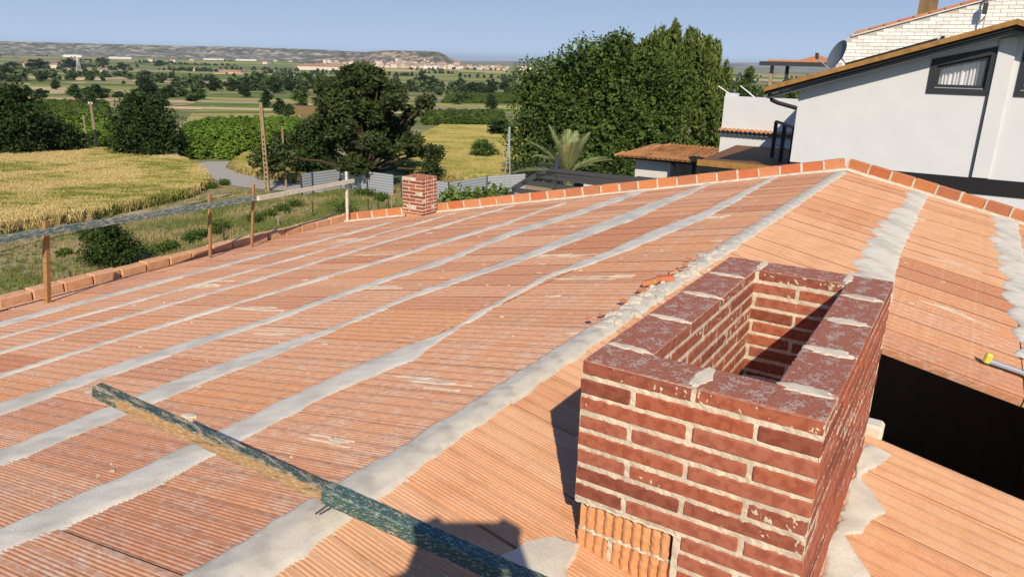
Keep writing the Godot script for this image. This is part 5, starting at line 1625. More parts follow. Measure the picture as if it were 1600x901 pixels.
func build_trees() -> void:
	var T: Dictionary = {"walnut_l": [-39.8, 58.81, 5.43, 8.14], "bush_l": [-37.22, 60.98, 2.72, 3.98], "round": [-29.78, 59.67, 5.06, 6.71], "pine": [-9.07, 45.98, 7.68, 8.9], "walnut_p": [-12.43, 45.97, 3.9, 3.69], "big": [5.34, 50.21, 9.6, 11.55], "conifer": [12.29, 53.76, 11.06, 6.83], "gbush": [-15.53, 27.2, 1.73, 2.35], "b2": [-2.81, 64.86, 1.78, 2.92], "rightfar": [124.54, 412.11, 20.7, 20.78], "rightfar2": [137.2, 419.87, 16.05, 21.2]}
	for e in ["pine", "walnut_p"]:
		for i in 4: T[e][i] *= 1.09
	T.pine[0] -= 0.5
	T.pine[2] *= 0.94
	T.pine[3] *= 1.14
	var dk := Color(0.020, 0.036, 0.012)
	var md := Color(0.045, 0.078, 0.020)
	var lt := Color(0.10, 0.155, 0.035)
	var q: Array = T.walnut_l
	tree("broadleaf_tree", "large dark broadleaf tree at the far edge of the wheat with bushes at its side", q[0], q[1], fill(q[3], 0.9, q[2], 11, 1, 0.3), 17000, 0.21, dk, md, 101, 0.3, 1.0, "", 0.25)
	q = T.bush_l
	tree("bush", "loose green bush between the large dark tree and the wooden poles", q[0], q[1], fill(q[3] * 1.2, 0.3, q[2], 7, 2, 0.3), 6000, 0.17, md * 0.8, md, 102, 0.3, 1.0, "", 0.1, "bush")
	q = T.round
	tree("broadleaf_tree", "round dense dark tree standing alone beside the road bend", q[0], q[1], fill(q[3] * 1.1, 0.7, q[2], 12, 3, 0.25), 17000, 0.19, dk, md * 0.95, 103, 0.3, 1.0, "", 0.25)
	q = T.pine
	var g := RandomNumberGenerator.new()
	g.seed = 9
	var lumps := []
	for i in 64:   # tiers of separate needle clumps with gaps between them
		var t := pow(i / 63.0, 0.85)
		var y := lerpf(1.35, q[2] - 0.5, t)
		var half: float = q[3] * 0.74 * (1.0 - 0.80 * pow(t, 1.5)) * (0.82 + 0.18 * sin(t * 11.0))
		var a := i * 2.399
		var k := half * g.randf_range(0.25, 0.95)
		var s := g.randf_range(0.6, 1.0) * (1.1 - 0.35 * t)
		lumps.append([Vector3(cos(a) * k, y, sin(a) * k), Vector3(s * 1.15, s * 0.72, s * 1.15)])
	tree("pine_tree", "tall dark pine with gappy clumped crown behind the corrugated fence", q[0], q[1], lumps, 30000, 0.20, Color(0.026, 0.040, 0.014), Color(0.066, 0.085, 0.027), 104, 0.15, 1.6, "", 0.28)
	q = T.walnut_p
	tree("broadleaf_tree", "dark leafy tree leaning into the lower side of the tall pine", q[0], q[1], fill(q[3] * 1.15, 0.6, q[2], 9, 5, 0.35), 9000, 0.18, dk, md, 105, 0.3, 1.0, "", 0.16)
	q = T.big
	lumps = fill(q[3] * 0.98, 1.2, q[2] * 1.0, 14, 6, 0.3)
	lumps.append([W(3.6, 0, 0) - W(0, 0, 0) + Vector3(0, 7.6, 0), Vector3(2.1, 1.9, 2.1)])
	lumps.append([W(5.4, 0, 0) - W(0, 0, 0) + Vector3(0, 6.6, 0), Vector3(1.7, 1.9, 1.7)])
	lumps.append([W(1.2, 0, 0) - W(0, 0, 0) + Vector3(0, 8.2, 0), Vector3(2.0, 1.6, 2.0)])
	lumps.append([W(-2.4, 0, 0) - W(0, 0, 0) + Vector3(0, 7.3, 0), Vector3(1.9, 1.7, 1.9)])
	lumps.append([W(-4.3, 0, 0) - W(0, 0, 0) + Vector3(0, 6.1, 0), Vector3(1.7, 2.4, 1.7)])
	lumps.append([W(-4.6, 0, 0) - W(0, 0, 0) + Vector3(0, 3.0, 0), Vector3(1.8, 2.2, 1.8)])
	lumps.append([W(4.2, 0, 0) - W(0, 0, 0) + Vector3(0, 5.6, 0), Vector3(1.9, 2.4, 1.9)])
	lumps.append([W(4.0, 0, 0) - W(0, 0, 0) + Vector3(0, 2.6, 0), Vector3(1.9, 2.2, 1.9)])
	tree("broadleaf_tree", "very large green broadleaf tree behind the palm and the tiled outbuilding", q[0], q[1], lumps, 52000, 0.20, Color(0.034, 0.060, 0.014), Color(0.085, 0.135, 0.030), 106, 0.28, 1.0, "", 0.35)
	q = T.conifer
	var n := 0
	for e in [[-3.8, 0.4, 0.90, 4.0], [-2.0, 0.0, 0.97, 4.2], [-0.4, 1.0, 0.99, 4.4], [1.4, 0.6, 0.94, 4.0], [2.9, 0.9, 0.76, 3.0]]:
		lumps = []
		for i in 34:
			var t := sqrt((i + 0.5) / 34.0)
			var w: float = e[3] * 0.5 * (1.0 - 0.5 * pow(t, 3.0))
			var an := i * 2.399
			var k := w * sqrt(g.randf_range(0.1, 1.0))
			var hh: float = g.randf_range(0.9, 1.5)
			lumps.append([Vector3(cos(an) * k, lerpf(1.2, q[2] * e[2] - 1.0, t) + g.randf_range(-0.3, 0.5), sin(an) * k), Vector3(0.42, hh, 0.42)])
		var c := leaves(lumps, 11000, 0.22, Color(0.060, 0.090, 0.022), Color(0.125, 0.160, 0.040), 110 + n, 0.2, -1.6, 1.9)
		var o := thing("cypress_tree", "tall feathery light green cypress in the clump behind the big broadleaf tree", "tree", land(q[0] + e[0], q[1] + 3.0 + e[1]), "cypress clump")
		obj("trunk", limbs(Vector3.ZERO, [Vector3(0, q[2] * e[2] * 0.9, 0)], 0.2).mesh(M.bark), o)
		obj("crown", c.mesh(M.leaf), o)
		n += 1
	q = T.gbush
	tree("bush", "rounded dark green bush growing on the grass below the guard rail", q[0], q[1], fill(q[3] * 1.25, 0.25, q[2] * 1.02, 10, 8, 0.25), 7500, 0.085, Color(0.022, 0.042, 0.010), Color(0.055, 0.088, 0.020), 120, 0.3, 1.0, "", 0.07, "bush")
	q = T.b2
	tree("bush", "round green bush alone in the wheat beside the lattice mast", q[0], q[1], fill(q[3] * 1.25, 0.3, q[2], 8, 9, 0.3), 4500, 0.13, md * 0.8, lt * 0.8, 121, 0.3, 1.0, "", 0.08, "bush")
	tree("broadleaf_tree", "leafy tree rising behind the white terrace wall", 33.2, 110.0, fill(6.5, 1.0, 10.4, 9, 10, 0.35), 9000, 0.26, md * 0.8, lt * 0.9, 122, 0.3)
	tree("broadleaf_tree", "bright green tree seen below the terrace canopy", 37.5, 104.0, fill(7.0, 1.0, 8.6, 8, 11, 0.3), 8000, 0.26, md, lt, 123, 0.3)
	tree("broadleaf_tree", "dull green tree seen between the canopy post and the dish", 43.0, 112.0, fill(8.0, 1.0, 9.4, 8, 12, 0.3), 8000, 0.26, md * 0.8, lt * 0.8, 124, 0.3)
	# trees standing along the fields
	var mid: Array = [[-151.14, 307.6, 7.83, 11.78], [-144.92, 314.06, 5.17, 8.02], [-144.82, 325.97, 4.29, 7.22], [-158.72, 250.81, 3.73, 6.43], [-152.77, 260.05, 5.15, 7.1], [-153.39, 273.94, 5.19, 11.68], [-158.7, 299.55, 2.47, 6.39], [-173.28, 432.23, 7.42, 11.74], [-165.57, 441.07, 6.86, 12.73], [-162.96, 462.5, 8.69, 14.11], [-136.45, 423.77, 9.0, 14.37], [-213.38, 626.31, 10.19, 15.89], [-80.62, 280.79, 6.7, 8.6], [-99.87, 388.99, 12.38, 9.88], [-140.43, 469.9, 9.59, 13.53], [-156.38, 563.79, 11.47, 14.3], [-29.42, 515.18, 7.99, 14.81], [-18.2, 545.03, 10.21, 13.81], [-8.2, 555.29, 9.95, 13.13], [-47.37, 639.49, 9.36, 14.04], [-69.41, 618.8, 11.07, 12.54], [0.28, 493.65, 8.06, 12.52], [-95.93, 768.73, 13.09, 14.26], [-614.68, 924.53, 11.23, 31.28], [-710.53, 1127.09, 14.56, 41.88], [-819.56, 1502.77, 16.94, 32.93], [-761.2, 1294.88, 14.62, 32.78], [-502.34, 745.06, 8.47, 15.15], [-787.46, 1677.51, 13.51, 33.91], [-645.08, 1239.12, 12.0, 20.91], [-2.25, 101.33, 2.31, 4.79], [-55.97, 101.3, 0.86, 2.1], [-146.79, 221.25, 1.84, 4.93], [-113.83, 263.38, 2.61, 6.3], [-85.6, 603.61, 7.87, 10.21]]
	var crowns := []
	for k in 5:
		var lp := fill(1.0, 0.16, 1.0, 7, 30 + k, 0.35)
		crowns.append([limbs(Vector3.ZERO, [lp[2][0], lp[4][0], lp[6][0]], 0.03).mesh(M.bark), leaves(lp, 1500, 0.075, [dk, md * 0.8, dk * 1.2, md, dk][k], [md, md * 1.2, md * 0.8, lt * 0.9, md * 0.7][k], 200 + k, 0.3).mesh(M.leaf)])
	for e in mid: copy_tree(crowns, e, "dark field tree standing in the valley hedgerows", "trees of the valley fields")
	g.seed = 33
	for i in 42:
		var d := exp(g.randf_range(log(150.0), log(620.0)))
		var r := g.randf_range(-0.75, 0.2) * d
		var s := g.randf_range(2.6, 5.5)
		copy_tree(crowns, [r, d, s, s * g.randf_range(0.9, 1.6)], "dark field tree standing in the valley hedgerows", "trees of the valley fields")
	# woods too far to count
	var xs := []
	var cs := []
	for i in 165:
		var d := exp(g.randf_range(log(420.0), log(3800.0)))
		var r := g.randf_range(-0.85, 0.5) * d
		var k := g.randi_range(4, 15)
		var dir := Vector2(1, g.randf_range(-0.12, 0.12))
		for j in k:
			var p := Vector2(r, d) + dir * (j * g.randf_range(5.0, 9.0)) + Vector2(g.randfn() * 5.0, g.randfn() * 5.0)
			var s := g.randf_range(4.0, 8.5)
			xs.append(Transform3D(Basis(Vector3.UP, g.randf() * TAU).scaled(Vector3(s * g.randf_range(1.0, 1.7), s, s * 1.3)), land(p.x, p.y, -0.3)))
			cs.append(Color(1, 1, 1) * g.randf_range(0.7, 1.3))
	var lp := fill(1.0, 0.2, 1.0, 5, 77, 0.3)
	var tiny := leaves(lp, 200, 0.20, Color(0.045, 0.070, 0.028), Color(0.075, 0.105, 0.04), 300, 0.3).mesh(M.leaf)
	tag(scatter("distant_woods", tiny, xs, cs), "dark tree belts spread over the far valley floor", "woods", "", "stuff")
	# orchards: rows of low fruit trees read as one mass
	var orch: Array = [[[-27.23, 60.26], [-37.5, 82.95], [-46.74, 114.09], [-36.49, 126.35], [-20.47, 69.91], [-21.52, 65.95], [-22.81, 62.32], [-24.14, 59.5]], [[-17.08, 136.15], [-23.66, 199.7], [-3.93, 213.14], [-1.89, 136.65]], [[-31.56, 317.0], [-42.75, 469.65], [19.03, 526.94], [12.82, 350.94]], [[-63.57, 96.85], [-128.46, 199.88], [-116.49, 212.45], [-55.64, 101.5]], [[-43.75, 71.46], [-54.15, 89.45], [-51.01, 94.44], [-36.12, 66.44]]]
	var what := ["bright green orchard rows behind the road bend", "green orchard rows beyond the yellow green wheat", "low green orchard strip near the row of poplars", "dull green orchard plot beyond the wooden poles", "small bright green plot behind the wooden poles"]
	for k in orch.size():
		xs = []
		cs = []
		var rows := slices(orch[k], 0.001)
		var last := -99.0
		for row in rows:
			var gap: float = 1.9 if k == 0 or k == 4 else 2.6
			if row[0] - last < gap: continue
			last = row[0]
			var r: float = row[1] + g.randf()
			while r < row[2]:
				var s := g.randf_range(1.5, 2.1) if k != 0 else g.randf_range(1.35, 1.8)
				xs.append(Transform3D(Basis(Vector3.UP, g.randf() * TAU).scaled(Vector3(s * 1.25, s, s * 1.25)), land(r, row[0] + g.randf_range(-0.3, 0.3), -0.15)))
				cs.append(Color(1, 1, 1) * g.randf_range(0.6, 1.25))
				r += 1.7 * g.randf_range(0.5, 0.9)
		var ol := fill(1.0, 0.1, 1.0, 6, 90 + k, 0.2)
		var bright := k == 0 or k == 4
		var om := leaves(ol, 800, 0.115, Color(0.075, 0.14, 0.018) if bright else Color(0.06, 0.10, 0.02), Color(0.155, 0.245, 0.035) if bright else Color(0.10, 0.155, 0.03), 310 + k, 0.25).mesh(M.leaf)
		tag(scatter("orchard", om, xs, cs), what[k], "orchard", "", "stuff")
	palm()
	hedge()

func copy_tree(crowns: Array, e: Array, label: String, group: String) -> void:
	var k := rng.randi() % crowns.size()
	var t := thing("field_tree", label, "tree", land(e[0], e[1]), group)
	t.basis = Basis(Vector3.UP, rng.randf() * TAU).scaled(Vector3(e[3] * 1.15, e[2], e[3] * 1.15))
	obj("trunk", crowns[k][0], t)
	obj("crown", crowns[k][1], t)

func palm() -> void:
	var q: Array = [1.91, 27, -3.27]
	var c := W(q[0], q[1], q[2] + 0.2)
	var t := thing("palm_tree", "fan of arching feathery palm fronds rising above the steel pergola", "palm", W(q[0], q[1], land_y(q[1])))
	c = c - t.position
	var mb := MB.new()
	mb.tube([Vector3.ZERO, c * 0.5, c], [0.28, 0.24, 0.26], 10)
	obj("trunk", mb.mesh(M.bark), t)
	var g := RandomNumberGenerator.new()
	g.seed = 4
	for i in 26:
		var a := i * 2.399
		var lift := g.randf_range(0.5, 1.3) if i < 20 else g.randf_range(0.1, 0.4)
		var dir := Vector3(cos(a), 0, sin(a))
		var len := g.randf_range(1.7, 2.4)
		var f := MB.new()
		var pts := []
		var rd := []
		for k in 9:
			var s := k / 8.0
			pts.append(c + dir * len * s * cos(lift) * (0.75 + 0.25 * s) + Vector3(0, len * (sin(lift) * s - 0.30 * s * s * cos(lift)), 0))
			rd.append(0.028 * (1.0 - 0.8 * s))
		f.col = Color(0.20, 0.20, 0.06)
		f.tube(pts, rd, 5)
		var dry := i == 3
		for k in 64:
			var s := 0.12 + 0.88 * (k / 2) / 32.0
			var at: Vector3 = pts[int(s * 7.99)].lerp(pts[mini(int(s * 7.99) + 1, 8)], s * 8.0 - int(s * 8.0)) if s < 0.999 else pts[8]
			var along: Vector3 = (pts[mini(int(s * 8.0) + 1, 8)] - pts[maxi(int(s * 8.0) - 1, 0)]).normalized()
			var side := along.cross(Vector3.UP).normalized() * (1.0 if k % 2 == 0 else -1.0)
			var ll := 0.40 * sin(PI * clampf(0.15 + s * 0.8, 0, 1)) * g.randf_range(0.85, 1.1)
			var tip := at + (side * 0.8 + along * 0.75 + Vector3(0, 0.22, 0)).normalized() * ll
			var wv := along * 0.022
			f.col = (Color(0.36, 0.30, 0.12) if dry else Color(0.19, 0.235, 0.10).lerp(Color(0.36, 0.38, 0.19), g.randf())) * g.randf_range(0.8, 1.2)
			f.col.a = 1.0
			f.quad(at - wv, at + wv, tip + wv * 0.2, tip - wv * 0.2)
		var o := obj("frond", f.mesh(M.leaf), t)
		if dry: o.set_meta("label", "dry straw coloured frond")

func hedge() -> void:
	var h: Array = [[-1.94, 24, -3.51, 1.0], [-1.3, 24, -3.58, 0.9], [-0.6, 24, -3.39, 1.1], [-1.66, 24, -3.63, 0.8]]
	for i in h.size():
		var q: Array = h[i]
		var base := land_y(q[1])
		var hh: float = q[2] - base
		var w: float = q[3]
		var t := thing("oleander_shrub", "tall pale leaved shrub behind the rim next to the small chimney", "shrub", W(q[0], q[1], base), "shrubs behind the rim")
		var lumps := [[Vector3(0, hh - 0.1, 0), Vector3(w * 0.55, 0.6, w * 0.55)], [Vector3(0.35, hh - 0.5, 0.2), Vector3(w * 0.6, 0.7, w * 0.6)], [Vector3(-0.35, hh - 0.5, -0.2), Vector3(w * 0.6, 0.7, w * 0.6)], [Vector3(0, hh - 1.6, 0), Vector3(w * 0.7, 1.2, w * 0.7)]]
		obj("stem", limbs(Vector3.ZERO, [lumps[0][0], lumps[1][0]], 0.06).mesh(M.bark), t)
		obj("crown", leaves(lumps, 2600, 0.15, Color(0.06, 0.10, 0.02), Color(0.15, 0.20, 0.05), 400 + i, 0.2, 0.0, 1.3).mesh(M.leaf), t)

# ---------- far houses ----------
func house_mesh(w: float, d: float, h: float, rise: float, wall: Material, roof: Material) -> ArrayMesh:
	var am := ArrayMesh.new()
	var a := MB.new()
	a.box(Vector3(-w * 0.5, -3.0, -d * 0.5), Vector3(w * 0.5, h, d * 0.5))
	a.tri(Vector3(-w * 0.5, h, d * 0.5), Vector3(-w * 0.5, h + rise, 0), Vector3(-w * 0.5, h, -d * 0.5))
	a.tri(Vector3(w * 0.5, h, -d * 0.5), Vector3(w * 0.5, h + rise, 0), Vector3(w * 0.5, h, d * 0.5))
	a.add_to(am, wall)
	var b := MB.new()
	var e := 0.4
	b.quad(Vector3(-w * 0.5 - e, h, d * 0.5 + e), Vector3(-w * 0.5 - e, h + rise + 0.15, 0), Vector3(w * 0.5 + e, h + rise + 0.15, 0), Vector3(w * 0.5 + e, h, d * 0.5 + e))
	b.quad(Vector3(w * 0.5 + e, h, -d * 0.5 - e), Vector3(w * 0.5 + e, h + rise + 0.15, 0), Vector3(-w * 0.5 - e, h + rise + 0.15, 0), Vector3(-w * 0.5 - e, h, -d * 0.5 - e))
	b.add_to(am, roof)
	return am

func build_far_things() -> void:
	var walls := [mat(lin(0.62, 0.55, 0.46), 0.9), mat(lin(0.50, 0.38, 0.27), 0.9), mat(lin(0.72, 0.70, 0.66), 0.9), mat(lin(0.56, 0.36, 0.28), 0.9), mat(lin(0.30, 0.40, 0.50), 0.9)]
	var roofs := [mat(lin(0.36, 0.20, 0.13), 0.9), mat(lin(0.42, 0.30, 0.20), 0.9), mat(lin(0.60, 0.58, 0.55), 0.8)]
	var shapes := []
	for i in 9:
		shapes.append(house_mesh(12.0 + i % 3 * 6.0, 10.0 + i % 2 * 4.0, 6.0 + i % 4 * 2.6, 2.2, walls[[0, 2, 1, 0, 3, 2, 0, 1, 0][i]], roofs[i % 2]))
	var g := RandomNumberGenerator.new()
	g.seed = 12
	for i in 290:   # the town at the foot of the hill
		var a := lerpf(-0.26, 0.03, g.randf())
		if g.randf() < 0.6: a = -0.115 + g.randfn() * 0.04
		var s := g.randf() * g.randf()
		var d := lerpf(2520.0, 3130.0, s)
		var y := land_y(d)
		if d > 2750.0 and a > mesa_b[0][0] and a < mesa_b[-1][0]:
			var m := (d - 2750.0) / 750.0
			y = lerpf(land_y(2750.0) - 2.0, mesa_top(mesa_b, a), smoothstep(0.0, 0.55, m) * 0.35)
		var o := obj("town_house", shapes[g.randi() % shapes.size()], null, Transform3D(Basis(Vector3.UP, g.randf() * TAU), W(a * d, d, y)))
		tag(o, "pale house with clay roof crowded in the far town", "house", "houses of the far town")
	var far: Array = [[-925.7, 1470.4, 0], [-847.0, 1318.3, 0], [-768.4, 1261.8, 0], [-474.2, 822.3, 1], [-530.9, 979.0, 0], [-1564.4, 3015.2, 2], [-2085.2, 3586.0, 2], [-1349.8, 3399.7, 2], [-1229.7, 3462.9, 2], [-396.5, 1049.8, 3], [-403.7, 1034.2, 1], [-373.5, 1023.2, 1], [-358.1, 1054.0, 1], [-518.3, 1235.6, 0], [-522.7, 1954.4, 3], [-484.2, 2071.0, 4], [-437.0, 1686.2, 4], [-394.7, 1783.9, 0], [-1174.9, 2599.8, 0], [-1263.6, 2625.6, 0], [-1255.8, 2943.9, 0], [-1108.2, 3492.0, 0], [-1001.9, 3380.1, 0], [-890.8, 2698.2, 0]]
	var words := ["pale farmhouse with a clay roof far out among the valley fields", "tan stone farm building in the middle of the valley", "long white shed below the far mesa", "pinkish long farmhouse with clay roof beyond the orchards", "long brick red shed near the foot of the far town"]
	for q in far:
		var k: int = q[2]
		var s: float = clampf(q[1] / 900.0, 0.6, 2.0)
		var m := house_mesh([9.0, 14.0, 45.0, 24.0, 50.0][k] * s, [8.0, 8.0, 14.0, 9.0, 16.0][k] * s, [3.6, 2.6, 4.0, 4.0, 4.5][k] * s, [1.6, 0.6, 1.2, 1.8, 1.5][k] * s, walls[[0, 1, 2, 3, 0][k]], roofs[[0, 1, 2, 0, 0][k]])
		var o := obj("farmhouse", m, null, Transform3D(Basis(Vector3.UP, YAW + g.randf_range(-0.3, 0.3)), land(q[0], q[1])))
		tag(o, words[k], "house", "buildings of the valley")
	# pylon
	var py := thing("pylon", "pale lattice power pylon standing by the tan farm buildings", "pylon", land(-520.0, 900.0))
	for sx in [-1.0, 1.0]:
		for sz in [-1.0, 1.0]:
			var mb := MB.new()
			mb.tube([Vector3(sx * 2.2, 0, sz * 2.2), Vector3(sx * 0.4, 19, sz * 0.4)], [0.22, 0.16], 5)
			obj("leg", mb.mesh(M.curtain), py)
	for yy in [13.0, 16.0, 18.5]:
		var mb := MB.new()
		mb.bar(Vector3(-2.6, yy, 0), Vector3(2.6, yy, 0), 0.3, 0.3)
		obj("arm", mb.mesh(M.curtain), py)

# ---------- garden, fence, poles ----------
func build_garden() -> void:
	var f: Array = [[-12.81, 43.44], [-12.38, 44.42], [-11.09, 46.48], [-9.16, 45.41], [-7.36, 44.21], null, [-6.8, 43.84], [-3.81, 41.69], [-1.71, 44.56], [0.67, 46.21]]
	var fe := thing("corrugated_fence", "grey corrugated metal fence bending round the garden", "fence")
	for i in f.size() - 1:
		if f[i] == null or f[i + 1] == null: continue
		var a := land(f[i][0], f[i][1], 0.02)
		var b := land(f[i + 1][0], f[i + 1][1], 0.02)
		var cut := maxi(1, int(a.distance_to(b) / 2.2))
		for j in cut:
			var p := a.lerp(b, float(j) / cut)
			var q := a.lerp(b, (j + 1.0) / cut)
			var u := (q - p).normalized()
			var s := Vector3(-u.z, 0, u.x)
			var pts := PackedVector3Array()
			for k in 57:
				var y := 1.28 * k / 56.0
				var o := s * 0.011 * sin(TAU * k / 7.0)
				pts.append(p + Vector3(0, y, 0) + o)
				pts.append(q - u * 0.01 + Vector3(0, y, 0) + o)
			var mb := MB.new()
			mb.sheet(pts, 2)
			obj("sheet", mb.mesh(M.zinc), fe)
			mb = MB.new()
			mb.bar(p + s * 0.05 - Vector3(0, 0.2, 0), p + s * 0.05 + Vector3(0, 1.32, 0), 0.06, 0.05, s)
			obj("post", mb.mesh(M.dark), fe)
	# tall poles
	var P: Array = [[-15.23, 44.71, 5.34, 0.23], [-14.61, 46.45, 3.86, 0.2], [-36.95, 65.0, 4.3, 0.34], [-37.64, 64.82, 3.15, 0.28]]
	var up := thing("concrete_pole", "tall tan concrete pole with a ladder of holes beside the road", "pole", land(P[0][0], P[0][1]))
	var h: float = P[0][2]
	for s in [-1.0, 1.0]:
		var mb := MB.new()
		mb.bar(Vector3(s * 0.11, -0.2, 0), Vector3(s * 0.055, h, 0), 0.07, 0.16, Vector3(0, 0, 1))
		obj("flange", mb.mesh(M.pole_concrete), up)
	for k in 19:
		var y := h * k / 19.0
		var w := lerpf(0.11, 0.055, y / h)
		var mb := MB.new()
		var step := 0.13 if y < h * 0.62 else h / 19.0 + 0.01
		mb.box(Vector3(-w, y, -0.05), Vector3(w, y + step, 0.05))
		obj("rung", mb.mesh(M.pole_concrete), up)
	up.rotation.y = YAW
	var wp := thing("sign_pole", "thin pale pole with a small white sign near the concrete pole", "pole", land(P[1][0], P[1][1]))
	var mb := MB.new()
	mb.tube([Vector3(0, -0.2, 0), Vector3(0, P[1][2], 0)], [0.07, 0.05], 8)
	obj("pole", mb.mesh(M.pole_concrete), wp)
	mb = MB.new()
	mb.box(Vector3(-0.42, 1.62, 0.071), Vector3(0.22, 1.80, 0.09), Basis(Vector3.UP, YAW))
	obj("sign", mb.mesh(M.curtain), wp)
	wp = thing("wooden_pole", "weathered wooden pole with a tarred foot and insulators on its top", "pole", land(P[2][0], P[2][1]))
	mb = MB.new()
	mb.tube([Vector3(0, P[2][2] * 0.45, 0), Vector3(0, P[2][2], 0)], [0.13, 0.11], 8)
	obj("shaft", mb.mesh(M.pole_wood), wp)
	mb = MB.new()
	mb.tube([Vector3(0, -0.2, 0), Vector3(0, P[2][2] * 0.45, 0)], [0.14, 0.13], 8)
	obj("foot", mb.mesh(M.tar), wp)
	mb = MB.new()
	mb.bar(Vector3(-0.35, P[2][2] - 0.25, 0), Vector3(0.3, P[2][2] - 0.2, 0), 0.07, 0.09)
	obj("crossarm", mb.mesh(M.pole_wood), wp)
	for x in [-0.3, 0.22]:
		mb = MB.new()
		mb.tube([Vector3(x, P[2][2] - 0.2, 0), Vector3(x, P[2][2] - 0.02, 0)], [0.05, 0.04], 6)
		obj("insulator", mb.mesh(M.curtain), wp)
	wp = thing("wooden_pole", "short plain wooden pole next to the tarred one", "pole", land(P[3][0], P[3][1]))
	mb = MB.new()
	mb.tube([Vector3(0, -0.2, 0), Vector3(0, P[3][2], 0)], [0.10, 0.08], 8)
	obj("shaft", mb.mesh(M.pole_wood), wp)
	# low stone terrace wall far left of the pole
	var tw := MB.new()
	tw.bar(land(-55.0, 178.0, 1.0), land(-45.0, 172.0, 1.0), 0.6, 2.4)
	tag(obj("stone_wall", tw.mesh(M.stonework)), "low tan stone retaining wall beyond the bright green orchard", "wall")
	# stakes
	var st: Array = [[-11.56, 35.14], [-10.49, 37.5], [-7.95, 39.23], [-7.31, 38.94], [-6.92, 39.73], [-6.81, 40.12], [-12.96, 31.82], [-15.58, 24.61]]
	for q in st:
		mb = MB.new()
		mb.tube([Vector3(0, -0.1, 0), Vector3(rng.randf_range(-0.03, 0.03), rng.randf_range(0.5, 0.9), 0)], [0.045, 0.035], 6)
		tag(obj("garden_stake", mb.mesh(M.wood_pale if rng.randf() < 0.5 else M.bark), null, Transform3D(Basis(), land(q[0], q[1]))), "short wooden stake stuck in the garden grass", "stake", "garden stakes")
	# weeds and low plants
	var cl: Array = [[-14.33, 31.67, 0.5], [-14.01, 33.01, 0.4], [-13.94, 33.98, 0.5], [-14.31, 32.31, 0.4], [-13.03, 36.04, 0.5], [-12.48, 38.65, 0.5], [-12.76, 37.39, 0.4], [-12.24, 40.17, 0.5], [-8.93, 44.22, 0.5], [-7.89, 42.81, 0.5], [-9.51, 44.6, 0.4], [-14.75, 29.52, 0.4], [-14.61, 30.09, 0.4], [-9.19, 38.53, 0.9], [-18.24, 28.64, 0.3], [-22.28, 36.54, 0.4], [-22.56, 33.85, 0.4], [-21.69, 34.7, 0.5], [-20.94, 35.88, 0.5], [-18.88, 45.15, 0.5], [-18.87, 47.19, 0.4], [-22.72, 32.71, 0.4]]
	var k := 0
	for q in cl:
		var w: float = q[2]
		var t := thing("weed_clump", "low dark green clump of weeds on the grass", "plant", land(q[0], q[1]), "weed clumps")
		obj("foliage", leaves([[Vector3(0, w * 0.35, 0), Vector3(w, w * 0.55, w)], [Vector3(w * 0.7, w * 0.25, 0.2), Vector3(w * 0.7, w * 0.4, w * 0.7)]], 900, 0.085, Color(0.030, 0.058, 0.012), Color(0.075, 0.12, 0.022), 500 + k, 0.2).mesh(M.leaf), t)
		k += 1
	# stones along the bank
	for i in 26:
		var t := i / 25.0
		var r := lerpf(-22.0, -19.0, t) + rng.randf_range(-0.5, 0.5)
		var d := lerpf(30.5, 44.0, t) + rng.randf_range(-0.5, 0.5)
		mb = MB.new()
		mb.chamfer(Vector3(-0.2, -0.1, -0.16), Vector3(0.2, 0.12, 0.16), 0.07)
		tag(obj("stone", mb.mesh(M.stonework), null, Transform3D(Basis.from_euler(Vector3(rng.randf(), rng.randf() * TAU, rng.randf() * 0.5)).scaled(Vector3.ONE * rng.randf_range(0.4, 1.3)), land(r, d, 0.08))), "rough tan stone lying on the dirt bank", "stone", "stones on the dirt bank")
	# grass
	var tuft := MB.new()
	for i in 9:
		var a := rng.randf() * TAU
		var o := Vector3(cos(a), 0, sin(a)) * rng.randf() * 0.12
		var s := Vector3(cos(a * 3.1), 0, sin(a * 3.1)) * 0.012
		var tp := o + Vector3(rng.randf_range(-0.1, 0.1), rng.randf_range(0.08, 0.22), rng.randf_range(-0.1, 0.1))
		tuft.quad(o - s, o + s, tp + s * 0.3, tp - s * 0.3)
	var xs := []
	var cs := []
	var bare := PackedVector2Array()
	for e in ROAD: bare.append(Vector2(e[0], e[1]))
	for i in 42000:
		var d := rng.randf_range(14.0, 47.0)
		var r := rng.randf_range(-0.95, 0.12) * d
		if Geometry2D.is_point_in_polygon(Vector2(r, d + 1.0), bare) or Geometry2D.is_point_in_polygon(Vector2(r, d), bare): continue
		var a := n2(r, d, 0.10)
		if rng.randf() > 0.25 + a * 1.1: continue
		xs.append(Transform3D(Basis(Vector3.UP, rng.randf() * TAU).scaled(Vector3.ONE * rng.randf_range(0.4, 0.95)), land(r, d)))
		cs.append(Color(0.15, 0.17, 0.04).lerp(Color(0.34, 0.265, 0.13), smoothstep(0.35, 0.7, n2(r + 50.0, d, 0.22))) * rng.randf_range(0.75, 1.3))
	tag(scatter("grass", tuft.mesh(M.straw), xs, cs), "short patchy grass between the house and the wheat", "grass", "", "stuff")

